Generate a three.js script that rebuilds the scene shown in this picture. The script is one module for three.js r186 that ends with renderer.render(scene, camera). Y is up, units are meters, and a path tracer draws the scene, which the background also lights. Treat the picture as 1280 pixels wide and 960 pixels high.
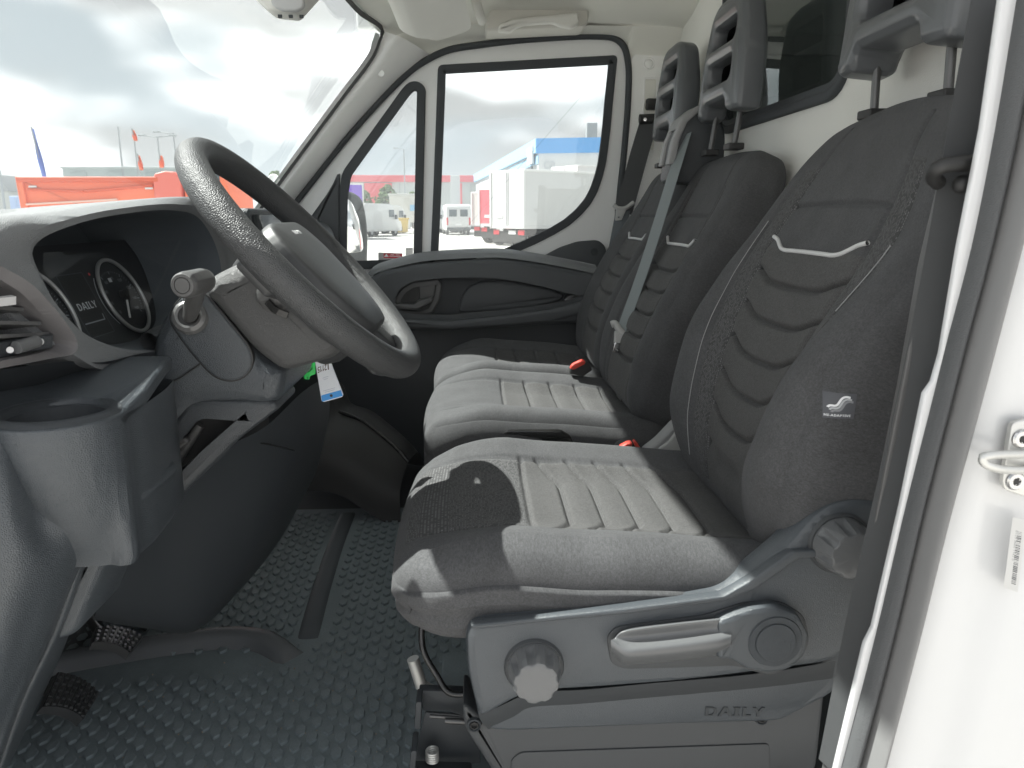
import * as THREE from 'three';
import { mergeGeometries, mergeVertices, toCreasedNormals } from 'three/addons/utils/BufferGeometryUtils.js';
import { RoundedBoxGeometry } from 'three/addons/geometries/RoundedBoxGeometry.js';
import { FontLoader } from 'three/addons/loaders/FontLoader.js';
import { TextGeometry } from 'three/addons/geometries/TextGeometry.js';

// ------------------------------------------------------------------ camera, sky, sun, exposure
// x runs to the rear of the van, y up, -z across the cab to the passenger side; the cab floor is y = 0, the yard y = -0.7
const scene = new THREE.Scene();
const camera = new THREE.PerspectiveCamera(53.13, 4 / 3, 0.05, 900);
camera.position.set(0, 0.82, 0);
const PITCH = Math.atan(210 / 960), YAW = Math.atan(50 / 983);
camera.lookAt(Math.sin(YAW) * Math.cos(PITCH), 0.82 - Math.sin(PITCH), -Math.cos(YAW) * Math.cos(PITCH));
camera.userData.fStop = 16; camera.focus = 1.3;
const SUN = new THREE.Vector3(-0.66, 1, -0.24).normalize();
const sun = new THREE.DirectionalLight(new THREE.Color(1, 0.97, 0.93), 3.8);
sun.position.copy(SUN).multiplyScalar(60); sun.castShadow = true; sun.shadow.radius = 1.5;
sun.shadow.mapSize.set(4096, 4096);
Object.assign(sun.shadow.camera, { left: -30, right: 30, top: 30, bottom: -30, near: 1, far: 160 });
scene.add(sun, sun.target);
const EXPOSURE = 4.0;
function hash(x, y, s = 0) { let h = (x * 374761393 + y * 668265263 + s * 2147483647) | 0; h = Math.imul(h ^ (h >>> 13), 1274126177); return ((h ^ (h >>> 16)) >>> 0) / 4294967296; }
function vnoise(x, y, p, s = 0) {              // value noise that repeats every p cells
  const i = Math.floor(x), j = Math.floor(y), u = x - i, v = y - j, a = u * u * (3 - 2 * u), b = v * v * (3 - 2 * v), w = (n) => ((n % p) + p) % p;
  const g = (q, r) => hash(w(q), w(r), s);
  return (g(i, j) * (1 - a) + g(i + 1, j) * a) * (1 - b) + (g(i, j + 1) * (1 - a) + g(i + 1, j + 1) * a) * b;
}
function fbm(x, y, p, o = 4, s = 0) { let t = 0, a = 0.5, n = 0; for (let k = 0; k < o; k++) { t += a * vnoise(x, y, p, s + k); n += a; x *= 2; y *= 2; p *= 2; a *= 0.5; } return t / n; }
{
  const W = 1024, H = 512, d = new Float32Array(W * H * 4);
  for (let j = 0; j < H; j++) for (let i = 0; i < W; i++) {
    const el = ((j + 0.5) / H - 0.5) * Math.PI, az = (i / W) * 16, k = (j * W + i) * 4;
    const wx = fbm(az * 2, el * 9 + 3, 32, 3, 70);
    let c = fbm(az + wx * 0.9, el * 11 + wx * 0.6, 16, 6, 11);
    c = Math.min(1, Math.max(0, (c - 0.38) / 0.22)); c = c * c * (3 - 2 * c);
    const sh = fbm(az * 1.6 + 5, el * 16 + 2, 32, 5, 40);       // thicker, greyer hearts of the clouds
    const up = Math.max(0, Math.min(1, el / 1.2));
    const blue = [0.20 - 0.03 * up, 0.218 - 0.024 * up, 0.232 - 0.018 * up], g = 0.56 - 0.36 * Math.min(1, Math.max(0, (sh - 0.40) / 0.17)), cl = [g, g * 1.0, g * 1.01];
    for (let m = 0; m < 3; m++) d[k + m] = blue[m] * (1 - c) + cl[m] * c;
    d[k + 3] = 1;
  }
  const t = new THREE.DataTexture(d, W, H, THREE.RGBAFormat, THREE.FloatType);
  t.mapping = THREE.EquirectangularReflectionMapping; t.magFilter = THREE.LinearFilter; t.wrapS = THREE.RepeatWrapping; t.needsUpdate = true;
  scene.background = t; scene.environment = t;
}
const renderer = new THREE.WebGLRenderer({ antialias: true });
renderer.toneMapping = THREE.LinearToneMapping; renderer.toneMappingExposure = EXPOSURE;
renderer.shadowMap.enabled = true; renderer.shadowMap.type = THREE.PCFSoftShadowMap;

// ------------------------------------------------------------------ helpers
const V = (a) => new THREE.Vector3(a[0], a[1], a[2]);
const rnd = ((s) => () => { s = (s * 1664525 + 1013904223) >>> 0; return s / 4294967296; })(77);
const used = {};
function numbered(n) { const k = used[n] = (used[n] ?? -1) + 1; return k ? `${n}_${String(k).padStart(3, '0')}` : n; }
function thing(name, label, category, pos = [0, 0, 0], group) {
  const o = new THREE.Group(); o.name = numbered(name); o.position.set(...pos); o.userData = { label, category }; if (group) o.userData.group = group;
  scene.add(o); return o;
}
const _w = new THREE.Vector3();
// geometry is given in world metres; under a thing it is moved to that thing's own origin
function obj(name, geo, mat, parent, opt = {}) {
  const list = Array.isArray(geo) ? geo : [geo];
  let g = list.length > 1 ? mergeGeometries(list.map((q) => { const r = (q.index ? q.toNonIndexed() : q.clone()); for (const k of Object.keys(r.attributes)) if (!['position', 'normal', 'uv'].includes(k)) r.deleteAttribute(k); if (!r.attributes.uv) r.setAttribute('uv', new THREE.BufferAttribute(new Float32Array(r.attributes.position.count * 2), 2)); return r; })) : list[0];
  const m = new THREE.Mesh(g, mat); m.name = numbered(parent ? parent.uuid + name : name).replace(parent?.uuid ?? '', ''); m.castShadow = m.receiveShadow = true;
  if (parent) {
    parent.add(m);
    if (!opt.local) { let p = parent; _w.set(0, 0, 0); while (p && p !== scene) { _w.add(p.position); p = p.parent; } g.translate(-_w.x, -_w.y, -_w.z); }
  } else scene.add(m);
  if (opt.label) m.userData.label = opt.label;
  return m;
}
function struct(name, geo, mat) { const m = obj(name, geo, mat); m.userData.kind = 'structure'; return m; }
function solo(name, geo, mat, label, category, group) { const m = obj(name, geo, mat); m.userData = { label, category }; if (group) m.userData.group = group; return m; }
// uv in metres from the side a face looks to
function buv(g) {
  g = g.index ? g.toNonIndexed() : g; const p = g.attributes.position, uv = new Float32Array(p.count * 2), a = new THREE.Vector3(), b = new THREE.Vector3(), c = new THREE.Vector3();
  for (let i = 0; i < p.count; i += 3) {
    a.fromBufferAttribute(p, i); b.fromBufferAttribute(p, i + 1).sub(a); c.fromBufferAttribute(p, i + 2).sub(a); b.cross(c);
    const x = Math.abs(b.x), y = Math.abs(b.y), z = Math.abs(b.z);
    for (let k = i; k < i + 3; k++) { const X = p.getX(k), Y = p.getY(k), Z = p.getZ(k); const q = x >= y && x >= z ? [Z, Y] : y >= z ? [X, Z] : [X, Y]; uv[2 * k] = q[0]; uv[2 * k + 1] = q[1]; }
  }
  g.setAttribute('uv', new THREE.BufferAttribute(uv, 2)); return g;
}
function shapeOf(pts, smooth = false, hole) {
  const s = new THREE.Shape(smooth ? smoothPts(pts) : pts.map((p) => new THREE.Vector2(p[0], p[1])));
  for (const h of hole ?? []) s.holes.push(new THREE.Path(h.map((p) => new THREE.Vector2(p[0], p[1]))));
  return s;
}
function smoothPts(pts, n = 8) { const c = new THREE.CatmullRomCurve3(pts.map((p) => new THREE.Vector3(p[0], p[1], 0)), true, 'centripetal'); return c.getPoints(pts.length * n).slice(0, -1).map((p) => new THREE.Vector2(p.x, p.y)); }
const arr2 = (vs) => vs.map((v) => [v.x, v.y]);
// rounds the corners of an outline by radius r
function roundPts(pts, r, n = 5) {
  const out = [], N = pts.length;
  for (let i = 0; i < N; i++) {
    const P = pts[i], A = pts[(i + N - 1) % N], B = pts[(i + 1) % N], ri = P[2] ?? r;
    const da = [A[0] - P[0], A[1] - P[1]], db = [B[0] - P[0], B[1] - P[1]], la = Math.hypot(...da), lb = Math.hypot(...db), t = Math.min(ri, la * 0.48, lb * 0.48);
    const a = [P[0] + da[0] / la * t, P[1] + da[1] / la * t], b = [P[0] + db[0] / lb * t, P[1] + db[1] / lb * t];
    for (let k = 0; k <= n; k++) { const s = k / n, u = (1 - s) * (1 - s), v = 2 * s * (1 - s), w = s * s; out.push([a[0] * u + P[0] * v + b[0] * w, a[1] * u + P[1] * v + b[1] * w]); }
  }
  return out;
}
// an outline in x, y pushed out from z0 to z1 with a soft edge b
function slab(pts, z0, z1, b = 0.004, holes, seg = 3) {
  const g = new THREE.ExtrudeGeometry(shapeOf(pts, false, holes), { depth: Math.max(0.0005, z1 - z0 - 2 * b), bevelEnabled: b > 0, bevelThickness: b, bevelSize: b, bevelOffset: -b, bevelSegments: seg, curveSegments: 8 });
  g.translate(0, 0, z0 + b); return toCreasedNormals(g, 0.6);
}
// an outline in (depth, y) pushed out along x from x0 to x1
function slabX(pts, x0, x1, b = 0.004, holes) {
  const q = (l) => l.map((p) => [p[0], p[1]]);
  const g = slab(q(pts), 0, x1 - x0, b, holes?.map(q));           // x->depth, y, z->x
  g.applyMatrix4(new THREE.Matrix4().set(0, 0, 1, x0, 0, 1, 0, 0, -1, 0, 0, 0, 0, 0, 0, 1)); return g;
}
function box(x0, x1, y0, y1, z0, z1, r = 0.004) { const g = new RoundedBoxGeometry(x1 - x0, y1 - y0, z1 - z0, 2, Math.min(r, (x1 - x0) / 2.01, (y1 - y0) / 2.01, (z1 - z0) / 2.01)); g.translate((x0 + x1) / 2, (y0 + y1) / 2, (z0 + z1) / 2); return buv(g); }
function tube(pts, r, n = 40, rs = 10, closed = false) { const g = new THREE.TubeGeometry(new THREE.CatmullRomCurve3(pts.map(V), closed, 'centripetal'), n, r, rs, closed); return g; }
function rod(a, b, r, rs = 14, r2 = r) { const A = V(a), B = V(b), d = B.clone().sub(A), g = new THREE.CylinderGeometry(r2, r, d.length(), rs); g.applyQuaternion(new THREE.Quaternion().setFromUnitVectors(new THREE.Vector3(0, 1, 0), d.clone().normalize())); g.translate((A.x + B.x) / 2, (A.y + B.y) / 2, (A.z + B.z) / 2); return g; }
function lathe(prof, at, axis, n = 40) { const g = new THREE.LatheGeometry(prof.map((p) => new THREE.Vector2(p[0], p[1])), n); g.applyQuaternion(new THREE.Quaternion().setFromUnitVectors(new THREE.Vector3(0, 1, 0), V(axis).normalize())); g.translate(...at); return toCreasedNormals(g, 0.7); }
// smooth skin through a grid of points
function patch(rows, nu = 8, nv = 8, flip = false, lin = false) {
  const R = rows.length, C = rows[0].length, cat = (a, b, c, d, t) => lin ? b + (c - b) * t : 0.5 * ((2 * b) + (c - a) * t + (2 * a - 5 * b + 4 * c - d) * t * t + (3 * b - a - 3 * c + d) * t * t * t);
  const ext = (l, i) => i < 0 ? l[0].map((v, k) => 2 * v - l[1][k]) : i >= l.length ? l[l.length - 1].map((v, k) => 2 * v - l[l.length - 2][k]) : l[i];
  const along = (l, s) => { const i = Math.min(l.length - 2, Math.floor(s)), t = s - i, a = ext(l, i - 1), b = l[i], c = l[i + 1], d = ext(l, i + 2); return [0, 1, 2].map((k) => cat(a[k], b[k], c[k], d[k], t)); };
  const nr = (R - 1) * nv, nc = (C - 1) * nu, pos = [], uv = [], idx = [];
  const cols = rows.map((r) => Array.from({ length: nc + 1 }, (_, i) => along(r, i / nu)));
  for (let j = 0; j <= nr; j++) for (let i = 0; i <= nc; i++) { const p = along(cols.map((c) => c[i]), j / nv); pos.push(...p); uv.push(i / nu, j / nv); }
  for (let j = 0; j < nr; j++) for (let i = 0; i < nc; i++) { const a = j * (nc + 1) + i, b = a + 1, c = a + nc + 1, d = c + 1; flip ? idx.push(a, b, c, b, d, c) : idx.push(a, c, b, b, c, d); }
  const g = new THREE.BufferGeometry(); g.setAttribute('position', new THREE.Float32BufferAttribute(pos, 3)); g.setAttribute('uv', new THREE.Float32BufferAttribute(uv, 2)); g.setIndex(idx); g.computeVertexNormals();
  const n = g.attributes.normal, o = buv(g); return o;
}
// skins between closed rings of equally many points
function rings(list, capEnd = false, creased = 0.7) {
  const N = list[0].length, pos = [], idx = [];
  for (const r of list) for (const p of r) pos.push(...p);
  for (let j = 0; j + 1 < list.length; j++) for (let i = 0; i < N; i++) { const a = j * N + i, b = j * N + (i + 1) % N, c = a + N, d = b + N; idx.push(a, c, b, b, c, d); }
  if (capEnd) { const c = [0, 1, 2].map((k) => list.at(-1).reduce((s, p) => s + p[k], 0) / N), k = pos.length / 3, o = (list.length - 1) * N; pos.push(...c); for (let i = 0; i < N; i++) idx.push(o + i, k, o + (i + 1) % N); }
  const g = new THREE.BufferGeometry(); g.setAttribute('position', new THREE.Float32BufferAttribute(pos, 3)); g.setIndex(idx);
  return buv(toCreasedNormals(g, creased));
}
function poly(pts, r = 0.01, n = 6) { const N = pts.length, out = []; for (let i = 0; i < N; i++) { const P = V(pts[i]), A = V(pts[(i + N - 1) % N]), B = V(pts[(i + 1) % N]), a = P.clone().lerp(A, Math.min(0.45, r / P.distanceTo(A))), b = P.clone().lerp(B, Math.min(0.45, r / P.distanceTo(B))); for (let k = 0; k <= n; k++) { const t = k / n, q = a.clone().multiplyScalar((1 - t) * (1 - t)).addScaledVector(P, 2 * t * (1 - t)).addScaledVector(b, t * t); out.push([q.x, q.y, q.z]); } } return out; }
function ring(pts, n = 64, closed = true) { return new THREE.CatmullRomCurve3(pts.map(V), closed, 'centripetal').getSpacedPoints(n).slice(0, closed ? n : n + 1).map((p) => [p.x, p.y, p.z]); }
// a flat ribbon of width w and thickness t along points; side = direction of its width
function ribbon(pts, side, w, t, n = 40) {
  const c = new THREE.CatmullRomCurve3(pts.map(V), false, 'centripetal'), P = c.getSpacedPoints(n), rows = [];
  const list = P.map((p, i) => {
    const tg = c.getTangentAt(i / n), s = (Array.isArray(side[0]) ? V(side[0]).lerp(V(side[1]), i / n) : V(side)).normalize(), nn = new THREE.Vector3().crossVectors(tg, s).normalize(); s.crossVectors(nn, tg).normalize();
    return [[-0.5, -0.5], [0.5, -0.5], [0.5, 0.5], [-0.5, 0.5]].map(([a, b]) => [p.x + s.x * a * w + nn.x * b * t, p.y + s.y * a * w + nn.y * b * t, p.z + s.z * a * w + nn.z * b * t]);
  });
  const g = rings(list, false, 0.5); return g;
}
// strip cross-section swept round a closed outline in a plane x,y at z (for rubber seals): outline offset inwards by w
function frameRing(pts, w, z0, z1, b = 0.002) { const inner = offsetPts(pts, w); return slab(pts, z0, z1, b, [inner]); }
function offsetPts(pts, w) {
  const N = pts.length; let area = 0; for (let i = 0; i < N; i++) { const a = pts[i], b = pts[(i + 1) % N]; area += a[0] * b[1] - b[0] * a[1]; }
  const s = area > 0 ? 1 : -1;
  return pts.map((p, i) => { const a = pts[(i + N - 1) % N], b = pts[(i + 1) % N]; let tx = b[0] - a[0], ty = b[1] - a[1]; const l = Math.hypot(tx, ty) || 1; return [p[0] - ty / l * w * s, p[1] + tx / l * w * s]; });
}

// ------------------------------------------------------------------ textures and materials
function dataTex(n, f, srgb = false) {       // f(i, j) -> number or [r, g, b] in 0..1
  const d = new Uint8Array(n * n * 4);
  for (let j = 0; j < n; j++) for (let i = 0; i < n; i++) { const v = f(i, j), k = (j * n + i) * 4; if (typeof v === 'number') d[k] = d[k + 1] = d[k + 2] = Math.max(0, Math.min(255, v * 255)); else for (let m = 0; m < 3; m++) d[k + m] = Math.max(0, Math.min(255, v[m] * 255)); d[k + 3] = 255; }
  const t = new THREE.DataTexture(d, n, n); t.wrapS = t.wrapT = THREE.RepeatWrapping; t.magFilter = THREE.LinearFilter; t.minFilter = THREE.LinearMipmapLinearFilter; t.generateMipmaps = true; if (srgb) t.colorSpace = THREE.SRGBColorSpace; t.needsUpdate = true; return t;
}
const rep = (t, m) => { const c = t.clone(); c.repeat.set(1 / m, 1 / m); c.needsUpdate = true; return c; };
function worley(x, y, p, s) { let a = 9, b = 9; const i = Math.floor(x), j = Math.floor(y); for (let v = -1; v < 2; v++) for (let u = -1; u < 2; u++) { const I = ((i + u) % p + p) % p, J = ((j + v) % p + p) % p, dx = i + u + hash(I, J, s) - x, dy = j + v + hash(I, J, s + 1) - y, d = Math.hypot(dx, dy); if (d < a) { b = a; a = d; } else if (d < b) b = d; } return [a, b]; }
const T = {};
T.grain = dataTex(256, (i, j) => { const [a, b] = worley(i / 8, j / 8, 32, 3); return Math.min(1, (b - a) * 1.8) * 0.8 + 0.2 * vnoise(i / 4, j / 4, 64, 9); });
T.fine = dataTex(256, (i, j) => 0.5 * hash(i, j, 5) + 0.5 * vnoise(i / 3, j / 3, 86, 6));
T.weave = dataTex(128, (i, j) => { const u = i / 4, v = j / 4, k = (Math.floor(u) + Math.floor(v)) & 1, fu = u % 1, fv = v % 1; const h = k ? Math.sin(fu * Math.PI) * (0.75 + 0.25 * Math.sin(fv * Math.PI)) : Math.sin(fv * Math.PI) * (0.75 + 0.25 * Math.sin(fu * Math.PI)); return h * 0.75 + 0.25 * hash(i, j, 8); });
T.fabric = dataTex(512, (i, j) => { const n = hash(i, j, 21) * 0.55 + 0.45 * vnoise(i / 2, j / 3, 256, 2), big = fbm(i / 64, j / 64, 8, 4, 3); const v = 0.285 + 0.11 * (n - 0.5) + 0.012 * (vnoise(i / 4, j / 4, 128, 77) - 0.5) + 0.05 * (big - 0.5); return [v, v, v * 1.015]; }, true);
T.insert = dataTex(256, (i, j) => { const st = 0.5 + 0.5 * Math.sin(i / 256 * Math.PI * 2 * 64), n = hash(i, j, 31), v = 0.30 + 0.04 * st + 0.16 * (n - 0.5) + 0.04 * (vnoise(i / 5, j / 5, 51.2 | 0, 78) - 0.5); return [v * 1.01, v, v * 0.99]; }, true);
T.knit = dataTex(256, (i, j) => { const cx = Math.floor(i / 4), o = (cx & 1) * 4, yy = Math.floor((j + o) / 8), r = hash(cx, yy & 31, 41), inx = (i % 4) < 2, iny = ((j + o) % 8) < 6; const v = inx && iny && r > 0.25 ? 0.32 + 0.16 * r : 0.235 + 0.06 * hash(i, j, 42); return [v, v, v * 1.01]; }, true);
T.rough = dataTex(256, (i, j) => 0.55 + 0.35 * fbm(i / 32, j / 32, 8, 5, 60));
T.asphalt = dataTex(512, (i, j) => { const v = 0.68 + 0.10 * (hash(i, j, 51) - 0.5) + 0.14 * (fbm(i / 64, j / 64, 8, 5, 52) - 0.5); return [v, v * 0.995, v * 0.98]; }, true);
T.mat = dataTex(256, (i, j) => { const d = fbm(i / 32, j / 32, 8, 5, 80), v = 0.48 + 0.10 * Math.max(0, d - 0.45) + 0.03 * (hash(i, j, 81) - 0.5); return [v * 0.92, v, v * 1.03]; }, true);
const col = (o) => { const q = { ...o }; if (Array.isArray(o.color)) q.color = new THREE.Color().setRGB(...o.color); if (q.color === undefined) delete q.color; return q; };
const std = (o) => new THREE.MeshStandardMaterial(col(o));
const phys = (o) => new THREE.MeshPhysicalMaterial(col(o));
const g3 = (v, t = 0) => [v * (1 - t), v, v * (1 + t)];
const M = {
  dash: std({ color: g3(0.050, 0.10), roughness: 0.36, bumpMap: rep(T.grain, 0.06), bumpScale: 0.0005 }),
  dashTop: std({ color: g3(0.17, 0.03), roughness: 0.5, bumpMap: rep(T.grain, 0.055), bumpScale: 0.0007 }),
  dark: std({ color: g3(0.027, 0.16), roughness: 0.6, bumpMap: rep(T.fine, 0.04), bumpScale: 0.0001 }),
  black: std({ color: g3(0.016), roughness: 0.55 }),
  gloss: std({ color: g3(0.012), roughness: 0.18 }),
  shield: std({ color: g3(0.062, 0.12), roughness: 0.38, bumpMap: rep(T.grain, 0.05), bumpScale: 0.00025 }),
  panel: std({ color: g3(0.055, 0.13), roughness: 0.31, bumpMap: rep(T.grain, 0.055), bumpScale: 0.0004 }),
  shieldDark: std({ color: g3(0.042, 0.08), roughness: 0.55, bumpMap: rep(T.fine, 0.05), bumpScale: 0.0001 }),
  knob: std({ color: g3(0.11, 0.03), roughness: 0.30, bumpMap: rep(T.fine, 0.05), bumpScale: 0.00006 }),
  wheel: std({ color: g3(0.042, 0.04), roughness: 0.48, bumpMap: rep(T.grain, 0.075), bumpScale: 0.0007 }),
  hub: std({ color: g3(0.04, 0.04), roughness: 0.5, bumpMap: rep(T.fine, 0.04), bumpScale: 0.0001 }),
  vinyl: std({ color: g3(0.075), roughness: 0.42, bumpMap: rep(T.fine, 0.04), bumpScale: 0.0001 }),
  fabric: phys({ color: g3(0.96, 0.01), map: rep(T.fabric, 0.30), roughness: 0.95, bumpMap: rep(T.weave, 0.028), bumpScale: 0.0004, sheen: 0.25, sheenRoughness: 0.6, sheenColor: new THREE.Color(0.3, 0.3, 0.32) }),
  insert: phys({ color: [0.76, 0.765, 0.78], map: rep(T.insert, 0.12), roughness: 0.95, bumpMap: rep(T.weave, 0.03), bumpScale: 0.0004, sheen: 0.25, sheenRoughness: 0.6, sheenColor: new THREE.Color(0.3, 0.3, 0.3) }),
  knit: phys({ color: [0.75, 0.75, 0.75], map: rep(T.knit, 0.12), roughness: 0.95, bumpMap: rep(T.weave, 0.04), bumpScale: 0.0003, sheen: 0.2, sheenRoughness: 0.6, sheenColor: new THREE.Color(0.3, 0.3, 0.3) }),
  piping: std({ color: g3(0.55), roughness: 0.5 }),
  headrest: std({ color: g3(0.10, 0.06), roughness: 0.3, bumpMap: rep(T.fine, 0.04), bumpScale: 0.00008 }),
  door: std({ color: g3(0.06, 0.08), roughness: 0.5, bumpMap: rep(T.grain, 0.05), bumpScale: 0.00025 }),
  bulkhead: std({ color: [0.76, 0.755, 0.72], roughness: 0.8, bumpMap: rep(T.fine, 0.08), bumpScale: 0.0006 }),
  lining: std({ color: g3(0.10, 0.14), roughness: 0.7, bumpMap: rep(T.grain, 0.05), bumpScale: 0.0003 }),
  stitch: std({ color: g3(0.30), roughness: 0.8 }),
  rubber: std({ color: g3(0.052, 0.10), roughness: 0.7, bumpMap: rep(T.fine, 0.03), bumpScale: 0.00015 }),
  pedal: std({ color: g3(0.03, 0.06), roughness: 0.36 }),
  seal: std({ color: g3(0.075, 0.04), roughness: 0.75, bumpMap: rep(T.fine, 0.05), bumpScale: 0.0006 }),
  trim: std({ color: [0.86, 0.86, 0.845], roughness: 0.75, bumpMap: rep(T.fine, 0.05), bumpScale: 0.0001 }),
  liner: std({ color: [0.76, 0.755, 0.70], roughness: 0.95, bumpMap: rep(T.fine, 0.06), bumpScale: 0.0004 }),
  visor: std({ color: [0.70, 0.69, 0.65], roughness: 0.7, bumpMap: rep(T.grain, 0.03), bumpScale: 0.0002 }),
  paint: phys({ color: [0.56, 0.565, 0.57], roughness: 0.35, clearcoat: 0.8, clearcoatRoughness: 0.06 }),
  steel: std({ color: g3(0.55), metalness: 1, roughness: 0.35, roughnessMap: T.rough }),
  zinc: std({ color: [0.6, 0.6, 0.58], metalness: 0.8, roughness: 0.5 }),
  darkSteel: std({ color: g3(0.10), metalness: 0.7, roughness: 0.35 }),
  belt: std({ color: g3(0.05, 0.05), roughness: 0.6, bumpMap: rep(T.weave, 0.012), bumpScale: 0.0003 }),
  beltGrey: std({ color: [0.20, 0.225, 0.23], roughness: 0.55, bumpMap: rep(T.weave, 0.012), bumpScale: 0.0003 }),
  grey: std({ color: [0.27, 0.27, 0.27], roughness: 0.6 }),
  paleGrey: std({ color: [0.42, 0.42, 0.41], roughness: 0.6 }),
  red: std({ color: [0.62, 0.06, 0.04], roughness: 0.4 }),
  mat: std({ color: g3(1), map: rep(T.mat, 0.5), roughness: 0.75, roughnessMap: rep(T.rough, 0.4), bumpMap: rep(T.fine, 0.04), bumpScale: 0.0003 }),
  stud: std({ color: g3(1), map: rep(T.mat, 0.5), roughness: 0.5, bumpMap: rep(T.fine, 0.04), bumpScale: 0.0002 }),
  glass: phys({ color: [0.86, 0.885, 0.88], roughness: 0.01, transmission: 1, thickness: 0, ior: 1.5 }),
  screenGlass: phys({ color: [0.83, 0.875, 0.86], roughness: 0.01, transmission: 1, thickness: 0, ior: 1.5 }),
};
function canvasTex(w, h, draw) { const c = document.createElement('canvas'); c.width = w; c.height = h; const x = c.getContext('2d'); draw(x, w, h); const t = new THREE.CanvasTexture(c); t.colorSpace = THREE.SRGBColorSpace; return t; }
// a sheet of print: corners given as bottom-left, bottom-right, top-right, top-left
function sheet(bl, br, tr, tl) { const g = new THREE.BufferGeometry(); g.setAttribute('position', new THREE.Float32BufferAttribute([...bl, ...br, ...tr, ...tl], 3)); g.setAttribute('uv', new THREE.Float32BufferAttribute([0, 0, 1, 0, 1, 1, 0, 1], 2)); g.setIndex([0, 1, 2, 0, 2, 3]); g.computeVertexNormals(); return g; }
// a thin plate of print with thickness t along its normal: front carries the print

// ------------------------------------------------------------------ yard and cab shell
const GY = -0.7;
{
  const g = new THREE.PlaneGeometry(900, 900); g.rotateX(-Math.PI / 2); g.translate(0, GY, -200);
  struct('ground', buv(g), std({ color: [1, 0.995, 0.975], map: rep(T.asphalt, 6), roughness: 0.92, bumpMap: rep(T.fine, 1.2), bumpScale: 0.01 }));
}
const ZC = -1.63, mir = (z) => 2 * ZC - z;
struct('floor', [box(-1.2, 0.68, -0.09, -0.012, -2.66, -0.63, 0.01)], M.dark);
const header = (z) => { const q = (z - ZC) / 0.93, b = Math.max(0, 1 - q * q); return [-0.268 - 0.085 * b, 1.362 + 0.02 * b]; };
{ // headlining: header at the front, coves at the sides
  const prof = [[-2.645, 1.385], [-2.56, 1.396], [-2.46, 1.412], [-2.34, 1.445], [-2.1, 1.485], [-1.63, 1.50]];
  const full = [...prof, ...prof.slice(0, -1).reverse().map(([z, y]) => [mir(z), y])];
  const xs = [0, -0.12, 0.06, 0.3, 0.5, 0.685];
  const rows = xs.map((x, i) => full.map(([z, y]) => { const [hx, hy] = header(z); if (i === 0) return [hx, Math.min(y, hy), z]; if (i === 1) return [x, Math.min(y, 1.43), z]; return [x, y + (i === 2 || i === 3 || i === 4 ? 0.01 : 0), z]; }));
  struct('ceiling', [patch(rows, 8, 8)], M.liner);
  struct('roof_panel', [box(-0.36, 3.2, 1.53, 1.545, -2.70, -0.57, 0.005)], M.paint);
  for (const f of [(z) => z, mir]) {      // strip between the door seal and the headlining
    const low = [[-0.30, 1.20], [-0.235, 1.25], [-0.16, 1.30], [-0.07, 1.342], [0.0, 1.358], [0.133, 1.373], [0.28, 1.382], [0.415, 1.386], [0.47, 1.376], [0.505, 1.35], [0.525, 1.30], [0.69, 1.29]];
    struct('ceiling_edge', [patch([low.map(([x, y]) => [x, y - 0.002, f(-2.636)]), low.map(([x, y]) => [x, y * 0.5 + 0.5 * 1.37 + 0.008, f(-2.618)]), low.map(([x, y], i) => [Math.max(x, -0.265), 1.40, f(-2.56)])], 4, 5)], M.liner);
  }
}
{ // far side: pillar trim from the screen down to the dash
  const E1 = [[-0.255, 1.362, -2.50], ...[[-0.267,1.334,-2.5],[-0.285,1.293,-2.5],[-0.379,1.178,-2.5],[-0.475,1.061,-2.5],[-0.593,0.915,-2.5],[-0.682,0.808,-2.5]]], E2 = [[-0.13, 1.325, -2.63], ...[[-0.195,1.271,-2.63],[-0.247,1.229,-2.63],[-0.385,1.091,-2.63],[-0.473,0.991,-2.63],[-0.575,0.874,-2.63],[-0.648,0.794,-2.63]]];
  const E3 = E1.map((p, i) => [(p[0] * 0.55 + E2[i][0] * 0.45) , p[1] * 0.55 + E2[i][1] * 0.45 , -2.515]);
  const ap = thing('pillar_trim', 'pale grey windscreen pillar cover beside the far door', 'pillar trim', [-0.4, 1.1, -2.55]);
  obj('cover', patch([E1, E3, E2], 8, 6), M.trim, ap);
  const hole = [-0.6,0.919,-2.55];
  obj('cap', lathe([[0, 0.0015], [0.018, 0.001], [0.02, -0.002]], [hole[0] - 0.02, hole[1] + 0.01, -2.523], [-0.1, 0, 1], 24), M.trim, ap);
  const sc2 = [-0.273,1.247,-2.55]; obj('cap', lathe([[0, 0.0015], [0.009, 0.001], [0.01, -0.002]], [sc2[0], sc2[1], -2.52], [0, 0, 1], 20), M.trim, ap);
  obj('outer_pillar', patch([E1.map((p) => [p[0] - 0.03, p[1], p[2] - 0.01]), E2.map((p) => [p[0] - 0.04, p[1], p[2] - 0.05])], 6, 3), M.paint, ap);
  const n1 = E1.map((p) => [p[0], p[1], mir(p[2])]), n2 = E2.map((p) => [p[0] + 0.02, p[1], mir(p[2])]);
  const dp = thing('pillar_trim', 'pale grey windscreen pillar cover on the open door side, at the edge of the view', 'pillar trim', [-0.4, 1.1, -0.7]);
  obj('cover', patch([n1, n2], 6, 4), M.trim, dp);
}
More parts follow.
